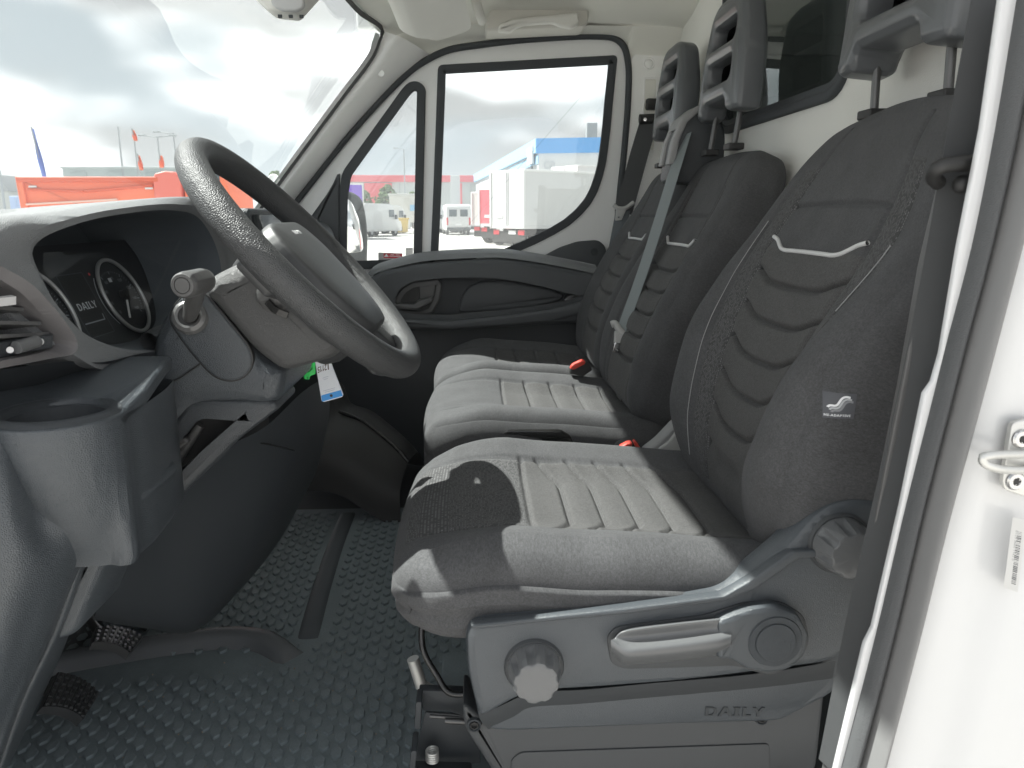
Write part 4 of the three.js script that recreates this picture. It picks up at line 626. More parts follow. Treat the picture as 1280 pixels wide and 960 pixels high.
// ------------------------------------------------------------------ dashboard
const dash = thing('dashboard', 'dark grey dashboard with instrument hood, air vent and cup holder', 'dashboard', [-0.5, 0.6, -1.2]);
let clusterD;
{
  // upper pad across the cab, swelling over the instruments
  const zs = [-0.66, -0.74, -0.86, -0.98, -1.10, -1.22, -1.34, -1.48, -1.7, -2.05, -2.4, -2.56];
  const swell = (z) => sst(-0.72, -0.98, z) * (1 - sst(-1.26, -1.5, z));
  const rowsP = zs.map((z) => { const h = swell(z), e = sst(-0.74, -0.66, z), q = (z - ZC) / 0.93, b = Math.max(0, 1 - q * q), fx = -0.74 - 0.30 * b; return [[fx - 0.05, 0.775, z], [fx + 0.03, 0.80 + 0.004 * h, z], [-0.68 - 0.10 * b * (1 - h), 0.802 + 0.02 * h - 0.02 * e, z], [-0.60, 0.806 + 0.022 * h - 0.03 * e, z], [-0.54, 0.804 + 0.018 * h - 0.035 * e, z]]; });
  obj('upper_pad', patch(rowsP, 6, 5, true), M.dashTop, dash);
  // instrument hood: rings from the far outside over the brow into the recess
  const P = [[-0.45,0.719,-0.86],[-0.457,0.756,-0.845],[-0.466,0.782,-0.85],[-0.464,0.793,-0.86],[-0.459,0.81,-0.93],[-0.45,0.822,-1.03],[-0.429,0.828,-1.15],[-0.421,0.815,-1.24],[-0.413,0.772,-1.28],[-0.408,0.725,-1.28],[-0.416,0.659,-1.23],[-0.424,0.64,-1.13],[-0.417,0.651,-1],[-0.427,0.664,-0.94],[-0.44,0.688,-0.89]];
  const B = [[-0.421,0.677,-0.82],[-0.449,0.72,-0.775],[-0.467,0.772,-0.76],[-0.48,0.811,-0.8],[-0.495,0.824,-0.93],[-0.476,0.838,-1.07],[-0.43,0.848,-1.2],[-0.411,0.842,-1.32],[-0.395,0.78,-1.36],[-0.391,0.718,-1.37],[-0.402,0.623,-1.3],[-0.428,0.602,-1.18],[-0.408,0.63,-1],[-0.411,0.641,-0.92],[-0.416,0.654,-0.86]];
  const mid = (A, C, t, dx = 0) => A.map((p, i) => p.map((v, k) => v + (C[i][k] - v) * t + (k === 0 ? dx : 0)));
  const Cc = B.map(([x, y, z], i) => { const top = i >= 3 && i <= 8, low = i === 0 || i >= 10; return [x - (top ? 0.16 : 0.14), y - (top ? 0.012 : low ? -0.01 : 0), z + (i <= 3 ? 0.05 : 0)]; });
  const cx = P.reduce((s, p) => s + p[1], 0) / P.length, cz = P.reduce((s, p) => s + p[2], 0) / P.length;
  const Q = P.map(([x, y, z]) => [x - 0.012, cx + (y - cx) * 0.975, cz + (z - cz) * 0.985]), R = P.map(([x, y, z]) => [x - 0.075 - 0.02 * (y > cx ? 1.6 : 0), cx + (y - cx) * 0.93, cz + (z - cz) * 0.95]), S = P.map(([x, y, z]) => [x - 0.13 - 0.05 * (y > cx ? 1 : 0), cx + (y - cx) * 0.88, cz + (z - cz) * 0.93]);
  const n = 140, rr = [Cc, mid(B, Cc, 0.12), B, mid(B, P, 0.45, 0.002).map(([x, y, z], i) => [x, y + (i > 2 && i < 9 ? 0.006 : 0), z]), mid(B, P, 0.82, 0.006).map(([x, y, z], i) => [x, y + (i > 2 && i < 9 ? 0.005 : 0), z]), mid(P, B, 0.03, 0.001), P].map((r) => ring(r, n));
  obj('instrument_hood', rings(rr, false, 0.9), M.dashTop, dash);
  obj('hood_lining', rings([P, Q, R, S].map((r) => ring(r, n)), true, 0.8), M.lining, dash);
  // instrument panel on a raked plane
  const D = [-0.512,0.705,-1.15]; clusterD = D;
  const cl = group('instrument_cluster', dash), e2 = new THREE.Vector3(-0.40, 0.917, 0), nn = new THREE.Vector3(0.917, 0.40, 0), e1 = new THREE.Vector3(0, 0, -1), bas = new THREE.Matrix4().makeBasis(e1, e2, nn).setPosition(...D);
  const on = (g) => { g.applyMatrix4(bas); return g; };
  const face = canvasTex(1024, 512, (x) => {
    x.fillStyle = '#15181c'; x.fillRect(0, 0, 1024, 512);
    const px = (u, v) => [(u + 0.30) / 0.42 * 1024, (0.085 - v) / 0.16 * 512], sc = 1024 / 0.42;
    const dial = (u, v, r) => { const [cx2, cy2] = px(u, v); x.strokeStyle = '#9aa0a6'; x.fillStyle = '#9aa0a6'; for (let k = 0; k <= 40; k++) { const a = Math.PI * 0.75 + k / 40 * Math.PI * 1.5, r0 = r * (k % 5 ? 0.9 : 0.84) * sc, r1 = r * 0.96 * sc; x.lineWidth = k % 5 ? 2 : 4; x.beginPath(); x.moveTo(cx2 + r0 * Math.cos(a), cy2 + r0 * Math.sin(a)); x.lineTo(cx2 + r1 * Math.cos(a), cy2 + r1 * Math.sin(a)); x.stroke(); } x.font = '20px sans-serif'; x.textAlign = 'center'; for (let k = 0; k <= 8; k++) { const a = Math.PI * 0.75 + k / 8 * Math.PI * 1.5; x.fillText(String(k * 20), cx2 + r * 0.7 * sc * Math.cos(a), cy2 + 7 + r * 0.7 * sc * Math.sin(a)); } };
    dial(0, 0, 0.055); dial(-0.21, 0, 0.055);
    const [dx, dy] = px(-0.105, 0); x.fillStyle = '#0b0d10'; x.fillRect(dx - 80, dy - 140, 160, 280); x.strokeStyle = '#4a4f55'; x.lineWidth = 3; x.strokeRect(dx - 80, dy - 140, 160, 280); x.fillStyle = '#b9bdc2'; x.font = 'bold 44px sans-serif'; x.textAlign = 'center'; x.fillText('DAILY', dx, dy + 20); x.strokeStyle = '#8f949a'; x.lineWidth = 6; x.beginPath(); x.moveTo(dx - 70, dy + 78); x.lineTo(dx + 62, dy + 78); x.lineTo(dx + 66, dy + 52); x.stroke();
    const [ax, ay] = px(-0.045, 0); x.lineWidth = 5; x.strokeStyle = '#aeb3b8'; x.beginPath(); x.arc(px(0.02, 0)[0], ay, 0.082 * sc, Math.PI * 0.80, Math.PI * 1.18); x.stroke(); x.fillStyle = '#d2474a'; x.beginPath(); x.arc(px(-0.055, 0.035)[0], px(0, 0.04)[1], 7, 0, 7); x.fill();
    x.fillStyle = '#b6322f'; const [qx, qy] = px(0.014, 0.006); x.fillRect(qx, qy - 12, 26, 22); x.fillStyle = '#c8ccd0'; x.fillRect(px(-0.012, 0.028)[0], px(0, 0.03)[1], 24, 20);
  });
  const pl = new THREE.PlaneGeometry(0.42, 0.16); pl.translate(-0.09, 0.005, 0); obj('dial_plate', on(pl), std({ map: face, roughness: 0.5 }), cl);
  for (const [u, r] of [[0, 0.056], [-0.21, 0.056]]) { const t = new THREE.TorusGeometry(r, 0.0028, 10, 72); t.translate(u, 0, 0.004); obj('dial_ring', on(t), std({ color: g3(0.45), metalness: 0.6, roughness: 0.4 }), cl); }
  const nd = new THREE.BoxGeometry(0.0022, 0.042, 0.002); nd.translate(0, 0.02, 0); nd.rotateZ(2.5); nd.translate(0.002, 0, 0.006); obj('needle', on(nd), std({ color: g3(0.7), roughness: 0.5 }), cl);
  const hubc = new THREE.CylinderGeometry(0.008, 0.009, 0.008, 24); hubc.rotateX(Math.PI / 2); hubc.translate(0, 0, 0.006); obj('needle_hub', on(hubc), M.black, cl);
  const lens = new THREE.PlaneGeometry(0.56, 0.15); lens.translate(0.04, 0.075, 0); lens.rotateX(0.62); lens.translate(-0.09, -0.08, 0.012); obj('lens', on(lens), phys({ color: [0.96, 0.97, 0.97], roughness: 0.02, transmission: 1, thickness: 0, ior: 1.18 }), cl);
  obj('lower_lip', tube([[-0.418,0.663,-1], [-0.422,0.665,-1.05], [-0.425,0.663,-1.12], [-0.431,0.657,-1.2]], 0.011, 24, 10), M.dash, dash);
  // lower fascia under the hood, running in to the column
  obj('under_hood', patch([[[-0.468,0.68,-0.7],[-0.453,0.676,-0.745],[-0.432,0.67,-0.82],[-0.414,0.66,-0.87],[-0.406,0.652,-0.98],[-0.407,0.622,-1.15]], [[-0.491,0.651,-0.73],[-0.477,0.647,-0.78],[-0.455,0.642,-0.86],[-0.43,0.641,-0.92],[-0.419,0.629,-1.02],[-0.426,0.595,-1.2]]], 6, 6), M.dark, dash);
  // air vent at the outer end
  const av = group('air_vent', dash);
  const vo = ring([[-0.456,0.805,-0.7],[-0.443,0.774,-0.745],[-0.432,0.758,-0.765],[-0.425,0.735,-0.785],[-0.417,0.708,-0.8],[-0.414,0.693,-0.805],[-0.415,0.683,-0.8],[-0.427,0.681,-0.785],[-0.443,0.682,-0.73],[-0.461,0.684,-0.68]], 90), vi = ring([[-0.458,0.793,-0.7],[-0.447,0.762,-0.745],[-0.441,0.747,-0.765],[-0.437,0.725,-0.785],[-0.432,0.702,-0.8],[-0.432,0.693,-0.805],[-0.432,0.688,-0.8],[-0.437,0.687,-0.785],[-0.442,0.689,-0.73],[-0.46,0.691,-0.68]], 90);
  const sh = (r, dx, dz = 0) => r.map(([x, y, z]) => [x + dx, y, z + dz]);
  obj('vent_frame', rings([sh(vo, -0.02), sh(vo, 0.0), sh(vo, 0.007, 0.002), sh(vi, 0.008, 0.002), sh(vi, 0.0), sh(vi, -0.04)], true, 0.6), std({ color: [0.115, 0.11, 0.112], roughness: 0.5, bumpMap: rep(T.fine, 0.04), bumpScale: 0.0002 }), av);
  for (const [a, b] of [[[-0.455,0.764,-0.7], [-0.448,0.751,-0.765]], [[-0.452,0.745,-0.69], [-0.443,0.727,-0.78]], [[-0.454,0.728,-0.69], [-0.433,0.712,-0.79]], [[-0.45,0.713,-0.68], [-0.432,0.7,-0.8]]]) obj('vent_slat', buv(ribbon([[a[0] - 0.02, a[1], a[2]], [b[0] - 0.012, b[1], b[2]]], [1, 0.25, 0.35], 0.028, 0.0035, 6)), M.vinyl, av);
  obj('vent_tab', ribbon([[-0.444,0.742,-0.735], [-0.437,0.742,-0.755]], [0.2, 1, 0], 0.008, 0.006, 4), std({ color: g3(0.5), roughness: 0.35 }), av);
  obj('vent_sill', ribbon([[-0.455,0.7,-0.685], [-0.446,0.697,-0.745], [-0.431,0.696,-0.797]], [0.25, 1, 0.1], 0.014, 0.006, 20), M.dash, av);
  const tw = [[-0.433,0.698,-0.742], [-0.428,0.7,-0.768]]; obj('vent_wheel', rod(tw[0], tw[1], 0.0062, 18), M.knob, av);
  const i1 = [-0.435,0.697,-0.735], i2 = [-0.426,0.699,-0.773];
  obj('open_mark', lathe([[0, 0.001], [0.003, 0.001], [0.003, 0]], i1, [0.5, 0.1, 0.8], 20), M.piping, av);
  const to = new THREE.TorusGeometry(0.0028, 0.0007, 8, 24); to.rotateY(0.5); to.translate(i2[0], i2[1], i2[2] + 0.003); obj('closed_mark', to, M.piping, av);
  // block with the cup holder
  const cup = [-0.405,0.631,-0.745], cr = 0.0455, ty = cup[1];
  const block = group('cup_holder', dash);
  const arc = Array.from({ length: 13 }, (_, k) => { const a = -0.35 + k / 12 * 2.5; return [cup[0] + (cr + 0.0155) * Math.cos(a), cup[2] + (cr + 0.0155) * Math.sin(a), 0.002]; }), blk = roundPts([[cup[0] - 0.25, -0.93], [-0.362, -0.93, 0.01], [-0.351, -0.872, 0.02], [-0.345, -0.80, 0.02], ...arc, [cup[0] - 0.25, cup[2] + 0.04]], 0.01, 5);
  const yslab = (pts, y0, y1, b, holes) => { const g = slab(pts, y0, y1, b, holes); g.applyMatrix4(new THREE.Matrix4().set(1, 0, 0, 0, 0, 0, 1, 0, 0, 1, 0, 0, 0, 0, 0, 1)); const ix = g.index; const p = g.attributes.position; for (let i = 0; i < p.count; i += 3) for (const a of ['position', 'normal', 'uv']) { const t = g.attributes[a]; for (let k = 0; k < t.itemSize; k++) { const v = t.array[(i + 1) * t.itemSize + k]; t.array[(i + 1) * t.itemSize + k] = t.array[(i + 2) * t.itemSize + k]; t.array[(i + 2) * t.itemSize + k] = v; } } return buv(g); };
  const circ = (r, n = 48) => Array.from({ length: n }, (_, k) => [cup[0] + r * Math.cos(k / n * 6.28318), cup[2] + r * Math.sin(k / n * 6.28318)]);
  const tp = yslab(blk, ty - 0.016, ty + 0.001, 0.005, [circ(cr - 0.001)]); { const p = tp.attributes.position; for (let i = 0; i < p.count; i++) p.setY(i, p.getY(i) + 0.22 * sst(-0.745, -0.9, p.getZ(i)) * 0.11); tp.computeVertexNormals(); } obj('top_plate', buv(toCreasedNormals(tp, 0.7)), M.panel, block);
  obj('cup_rim', lathe([[cr + 0.0125, -0.001], [cr + 0.0105, 0.004], [cr + 0.0075, 0.0062], [cr + 0.004, 0.0062], [cr + 0.0005, 0.004], [cr - 0.001, 0.0], [cr - 0.002, -0.006]], cup, [0, 1, 0], 64), M.panel, block);
  obj('cup_well', lathe([[cr - 0.0015, -0.002], [cr - 0.004, -0.02], [cr - 0.012, -0.11], [0, -0.112]], cup, [0, 1, 0], 64), M.dark, block);
  const level = (f) => blk.map(([x, z]) => { const dz = z - cup[2], w = sst(0.0, 0.03, dz), ff = Math.pow(f, 2.0); return [x + w * (cup[0] - x) * 0.3 * ff, ty + 0.002 - 0.006 - f * 0.145, z - w * dz * 0.85 * ff]; });
  const lv = [...Array(15).keys()].map((k) => level(k / 14)); { const last = lv.at(-1), cxx = last.reduce((s, p) => s + p[0], 0) / last.length, czz = last.reduce((s, p) => s + p[2], 0) / last.length; lv.push(last.map(([x, y, z]) => [cxx + (x - cxx) * 0.93, y - 0.008, czz + (z - czz) * 0.93])); }
  obj('cup_housing', rings(lv, true, 0.6), M.panel, block);
  obj('filler_panel', buv(slab(roundPts([[-0.458,0.553],[-0.363,0.551],[-0.342,0.535],[-0.353,0.516],[-0.374,0.494],[-0.389,0.462],[-0.41,0.421],[-0.43,0.379],[-0.465,0.37]], 0.012, 5), -0.88, -0.768, 0.012, null, 5)), M.panel, block);
  obj('dash_core', box(-0.95, -0.365, 0.40, 0.60, -1.36, -1.15, 0.02), M.black, dash);
  obj('edge_strip', tube([[-0.368,0.613,-0.86], [-0.37,0.562,-0.86], [-0.38,0.512,-0.86], [-0.39,0.496,-0.86]], 0.003, 30, 8), M.panel, block);
  // outer end panel, nearest to the open doorway
  const ep = [[[-0.486,0.653,-0.66],[-0.454,0.643,-0.67],[-0.428,0.626,-0.69],[-0.419,0.602,-0.7],[-0.41,0.561,-0.705],[-0.387,0.538,-0.715],[-0.372,0.538,-0.75],[-0.37,0.544,-0.8]], [[-0.488,0.599,-0.65],[-0.452,0.597,-0.655],[-0.422,0.584,-0.67],[-0.413,0.561,-0.68],[-0.407,0.535,-0.695],[-0.394,0.516,-0.715],[-0.386,0.509,-0.75],[-0.382,0.513,-0.8]], [[-0.5,0.526,-0.65],[-0.459,0.525,-0.65],[-0.425,0.519,-0.66],[-0.412,0.51,-0.67],[-0.406,0.495,-0.69],[-0.405,0.478,-0.715],[-0.41,0.46,-0.745],[-0.43,0.433,-0.8]], [[-0.52,0.443,-0.66],[-0.478,0.442,-0.66],[-0.453,0.435,-0.67],[-0.442,0.431,-0.68],[-0.438,0.422,-0.7],[-0.436,0.412,-0.72],[-0.44,0.399,-0.745],[-0.465,0.37,-0.8]], [[-0.558,0.34,-0.69],[-0.513,0.339,-0.69],[-0.498,0.335,-0.695],[-0.488,0.335,-0.7],[-0.483,0.332,-0.71],[-0.482,0.326,-0.725],[-0.483,0.317,-0.745],[-0.511,0.284,-0.8]], [[-0.606,0.218,-0.73],[-0.581,0.217,-0.73],[-0.565,0.216,-0.73],[-0.554,0.218,-0.733],[-0.545,0.22,-0.736],[-0.535,0.221,-0.74],[-0.526,0.221,-0.745],[-0.557,0.181,-0.8]]];
  obj('end_panel', patch(ep, 6, 6), M.panel, dash);
  const es = [[[-0.437,0.498,-0.8],[-0.426,0.5,-0.8],[-0.389,0.52,-0.76],[-0.386,0.508,-0.8],[-0.391,0.508,-0.85]], [[-0.433,0.467,-0.767],[-0.409,0.473,-0.757],[-0.407,0.467,-0.77],[-0.426,0.448,-0.82],[-0.446,0.447,-0.88]], [[-0.466,0.384,-0.767],[-0.442,0.392,-0.757],[-0.445,0.384,-0.78],[-0.463,0.365,-0.83],[-0.482,0.37,-0.9]], [[-0.511,0.299,-0.767],[-0.486,0.309,-0.757],[-0.495,0.294,-0.79],[-0.52,0.267,-0.85],[-0.553,0.248,-0.95]], [[-0.558,0.194,-0.767],[-0.531,0.206,-0.757],[-0.545,0.195,-0.79],[-0.573,0.164,-0.85],[-0.607,0.148,-0.95]]];
  obj('end_panel_edge', patch(es, 6, 6), M.panel, dash);
  // knee panel under the column
  obj('knee_panel', patch([[[-0.408,0.512,-0.86],[-0.404,0.491,-0.96],[-0.364,0.5,-1.04],[-0.313,0.512,-1.12],[-0.271,0.548,-1.2],[-0.253,0.549,-1.32]], [[-0.436,0.459,-0.9],[-0.426,0.429,-1],[-0.376,0.433,-1.08],[-0.315,0.449,-1.16],[-0.274,0.485,-1.24],[-0.26,0.496,-1.36]], [[-0.484,0.357,-0.96],[-0.453,0.321,-1.03],[-0.399,0.312,-1.1],[-0.34,0.342,-1.18],[-0.294,0.403,-1.28],[-0.273,0.441,-1.4]], [[-0.54,0.265,-1.02],[-0.501,0.217,-1.08],[-0.448,0.177,-1.14],[-0.393,0.211,-1.22],[-0.351,0.254,-1.32],[-0.308,0.334,-1.44]], [[-0.635,0.17,-1.2],[-0.579,0.128,-1.25],[-0.51,0.098,-1.3],[-0.437,0.154,-1.36],[-0.382,0.216,-1.44],[-0.329,0.314,-1.54]]], 6, 6), M.dark, dash);
  obj('panel_seam', tube([[-0.327,0.492,-1.115], [-0.305,0.475,-1.15], [-0.285,0.458,-1.18]], 0.0012, 12, 6), M.gloss, dash);
  // pocket with lever below the shroud
  const pk = [[-0.436,0.47],[-0.429,0.499],[-0.367,0.57],[-0.352,0.575],[-0.309,0.571],[-0.279,0.57],[-0.353,0.507],[-0.42,0.436]];
  obj('pocket_surround', buv(slab(roundPts([[-0.449,0.43],[-0.433,0.519],[-0.369,0.588],[-0.261,0.586],[-0.254,0.574],[-0.312,0.531],[-0.386,0.46],[-0.438,0.412]], 0.012, 5), -1.10, -0.985, 0.012, [roundPts(pk, 0.012, 5)], 4)), M.dash, dash);
  obj('pocket_floor', buv(slab(roundPts(pk, 0.012, 5).map(([x, y]) => [x, y]), -1.10, -1.03, 0.001)), M.black, dash);
  obj('bonnet_lever', [buv(slab(roundPts([[-0.427,0.514],[-0.397,0.527],[-0.386,0.532],[-0.38,0.525],[-0.392,0.516],[-0.422,0.502]], 0.004, 4), -1.05, -1.005, 0.004)), rod([-0.403,0.496,-1.02], [-0.369,0.545,-1.02], 0.006)], M.vinyl, dash);
  obj('lower_catch', buv(slab(roundPts([[-0.417,0.461],[-0.399,0.485],[-0.352,0.518],[-0.342,0.516],[-0.34,0.501],[-0.355,0.491],[-0.388,0.467],[-0.408,0.449]], 0.006, 4), -1.06, -1.0, 0.006)), M.dash, dash);
  // dash body on towards the far side with display
  const prof = roundPts([[-1.02, 0.785], [-0.7, 0.808], [-0.50, 0.812], [-0.455, 0.79], [-0.43, 0.71], [-0.45, 0.61], [-0.50, 0.50], [-0.56, 0.42], [-0.70, 0.38], [-1.02, 0.38]], 0.03, 5);
  obj('far_body', buv(slab(prof, -2.56, -1.36, 0.012)), M.dash, dash);
  const dg = slab(roundPts([[-0.10, -0.06], [0.10, -0.06], [0.10, 0.06], [-0.10, 0.06]], 0.012), -0.02, 0.02, 0.006), dm = new THREE.Matrix4().makeRotationY(Math.PI / 2 - 0.15).setPosition(-0.44, 0.775, -1.66); dg.applyMatrix4(dm); obj('display_housing', buv(dg), M.dash, dash);
  const ds = slab(roundPts([[-0.088, -0.048], [0.088, -0.048], [0.088, 0.048], [-0.088, 0.048]], 0.006), 0.019, 0.0212, 0.0005); ds.applyMatrix4(dm); obj('display_glass', buv(ds), std({ color: [0.02, 0.025, 0.03], roughness: 0.08 }), dash);
}
// ------------------------------------------------------------------ steering column, stalk, wheel
const WN = new THREE.Vector3(0.735, 0.678, 0).normalize(), WC = V([-0.221,0.761,-1.06]);
{
  const col = thing('steering_column', 'dark grey steering column shroud between wheel and dashboard', 'steering column', [-0.32, 0.68, -1.06]);
  const lowS = roundPts([[-0.409,0.663],[-0.389,0.7],[-0.364,0.722],[-0.34,0.726],[-0.292,0.662],[-0.269,0.637],[-0.243,0.627],[-0.252,0.586],[-0.268,0.578],[-0.314,0.581],[-0.359,0.579],[-0.419,0.517],[-0.419,0.588]], 0.014, 5);
  obj('lower_shroud', buv(slab(lowS, -1.20, -0.982, 0.022, null, 6)), M.panel, col);
  const upS = roundPts([[-0.332,0.724],[-0.326,0.745],[-0.3,0.758],[-0.272,0.77],[-0.255,0.764],[-0.235,0.745],[-0.161,0.663],[-0.176,0.644],[-0.2,0.637],[-0.242,0.626],[-0.275,0.653],[-0.321,0.714]], 0.014, 5);
  obj('upper_cowl', buv(slab(upS, -1.18, -0.958, 0.026, null, 6)), std({ color: g3(0.07, 0.01), roughness: 0.5, bumpMap: rep(T.grain, 0.045), bumpScale: 0.0006 }), col);
  obj('joint_line', [tube([[-0.408,0.601,-0.981], [-0.375,0.618,-0.981], [-0.348,0.636,-0.981]], 0.0011, 12, 6)], M.black, col);
  const ov = roundPts([[-0.381,0.691],[-0.375,0.708],[-0.362,0.722],[-0.345,0.729],[-0.331,0.721],[-0.307,0.688],[-0.287,0.66],[-0.282,0.644],[-0.285,0.629],[-0.296,0.617],[-0.312,0.613],[-0.33,0.618],[-0.345,0.634],[-0.364,0.661]], 0.012, 6);
  obj('plate_gap', buv(slab(offsetPts(ov, -0.002), -0.99, -0.9805, 0.001)), M.black, col);
  obj('oval_plate', buv(slab(ov, -0.99, -0.9785, 0.0025, null, 3)), M.panel, col);
  const c = [-0.354,0.697,-0.976]; obj('stalk_collar', lathe([[0.013, 0.006], [0.016, 0.007], [0.0205, 0.004], [0.0225, -0.003]], c, [0.05, 0.35, 0.92], 40), std({ color: g3(0.10), roughness: 0.25 }), col);
  obj('collar_throat', lathe([[0, 0.001], [0.0155, 0.004]], c, [0.05, 0.35, 0.92], 32), M.black, col);
  const d = [-0.243,0.726,-0.955]; obj('switch_boss', lathe([[0, 0.010], [0.012, 0.009], [0.019, 0.005], [0.0225, -0.003]], [d[0], d[1], d[2] - 0.003], [0.2, 0.1, 1], 36), M.vinyl, col);
  obj('switch_slot', ribbon([[-0.249,0.719,-0.944], [-0.24,0.709,-0.943], [-0.225,0.702,-0.943]], [0.3, 1, 0.2], 0.008, 0.004, 14), M.gloss, col);
  const st = thing('stalk_lever', 'black stubby column lever with round button end', 'control lever', [c[0], c[1], c[2]]);
  const k0 = V([-0.315,0.746,-0.915]), k1 = V([-0.32,0.745,-0.868]), ax = k1.clone().sub(k0).normalize(), L = k1.distanceTo(k0);
  obj('stem', [lathe([[0.0085, 0], [0.0095, 0.02], [0.0105, 0.05], [0.0115, V([-0.316,0.741,-0.9]).distanceTo(V(c))]], c, V([-0.315,0.743,-0.9]).sub(V(c)).toArray(), 28)], M.vinyl, st);
  obj('knob', lathe([[0, -0.014], [0.010, -0.013], [0.0135, -0.008], [0.0148, 0], [0.0150, L * 0.8], [0.0142, L * 0.95], [0.0125, L], [0.0095, L + 0.0004], [0.009, L - 0.0012], [0.0086, L - 0.0012], [0.0082, L + 0.0006], [0, L + 0.001]], k0.toArray(), ax.toArray(), 48), M.vinyl, st);
}
{
  const w = thing('steering_wheel', 'large black grained steering wheel with padded hub', 'steering wheel', WC.toArray());
  const e1 = new THREE.Vector3(0, 0, -1), e2 = new THREE.Vector3().crossVectors(WN, e1).normalize(), B = new THREE.Matrix4().makeBasis(e1, e2, WN).setPosition(WC), on = (g) => { g.applyMatrix4(B); return g; };
  const R = 0.189, seg = 160, rs = 28, pos = [], uv = [], idx = [];
  for (let i = 0; i <= seg; i++) for (let j = 0; j <= rs; j++) { const a = i / seg * Math.PI * 2, b = j / rs * Math.PI * 2; const rx = 0.0185, ry = 0.0195; const q = R + rx * Math.cos(b); pos.push(q * Math.cos(a), q * Math.sin(a), ry * Math.sin(b)); uv.push(a * R, b * 0.017); }
  for (let i = 0; i < seg; i++) for (let j = 0; j < rs; j++) { const a = i * (rs + 1) + j, b = a + rs + 1; idx.push(a, b, a + 1, b, b + 1, a + 1); }
  const g = new THREE.BufferGeometry(); g.setAttribute('position', new THREE.Float32BufferAttribute(pos, 3)); g.setAttribute('uv', new THREE.Float32BufferAttribute(uv, 2)); g.setIndex(idx); g.computeVertexNormals();
  obj('rim', on(g), M.wheel, w);
  // padded hub: rounded four-lobed cushion
  const hp = roundPts([[-0.108, 0.042], [-0.08, 0.082], [0.08, 0.082], [0.108, 0.042], [0.098, -0.055], [0.06, -0.108], [-0.06, -0.108], [-0.098, -0.055]], 0.034, 8);
  const sc = (k, z) => { const c = hp.map(([x, y]) => [x * k, (y + 0.01) * k - 0.032, z]); return c; };
  obj('hub_pad', buv(on(rings([sc(0.86, -0.075), sc(0.95, -0.06), sc(1.0, -0.025), sc(1.0, 0.002), sc(0.99, 0.009), sc(0.965, 0.013), sc(0.93, 0.0145), sc(0.6, 0.0175), sc(0.3, 0.0185)], true, 0.7))), M.hub, w);
  const spoke = (pts) => buv(on(slab(roundPts(pts, 0.008, 4), -0.030, -0.004, 0.006, null, 3)));
  obj('spoke', spoke([[-0.085, 0.02], [-0.183, 0.035], [-0.186, -0.015], [-0.075, -0.05]]), M.hub, w);
  obj('spoke', spoke([[0.085, 0.02], [0.183, 0.035], [0.186, -0.015], [0.075, -0.05]]), M.hub, w);
  obj('spoke', spoke([[-0.055, -0.085], [-0.085, -0.165], [-0.045, -0.182], [-0.012, -0.10]]), M.hub, w);
  obj('spoke', spoke([[0.055, -0.085], [0.085, -0.165], [0.045, -0.182], [0.012, -0.10]]), M.hub, w);
  obj('column_neck', on((() => { const q = new THREE.CylinderGeometry(0.045, 0.06, 0.09, 32); q.rotateX(Math.PI / 2); q.translate(0, 0, -0.08); return q; })()), M.dark, w);
  const font = await new FontLoader().loadAsync('fonts/droid/droid_sans_bold.typeface.json');
  const tg = new TextGeometry('IVECO', { font, size: 0.010, depth: 0.001, curveSegments: 4, bevelEnabled: false }); tg.translate(-0.021, 0.030, 0.0155); obj('lettering', buv(on(tg)), std({ color: g3(0.75), roughness: 0.4 }), w);
}
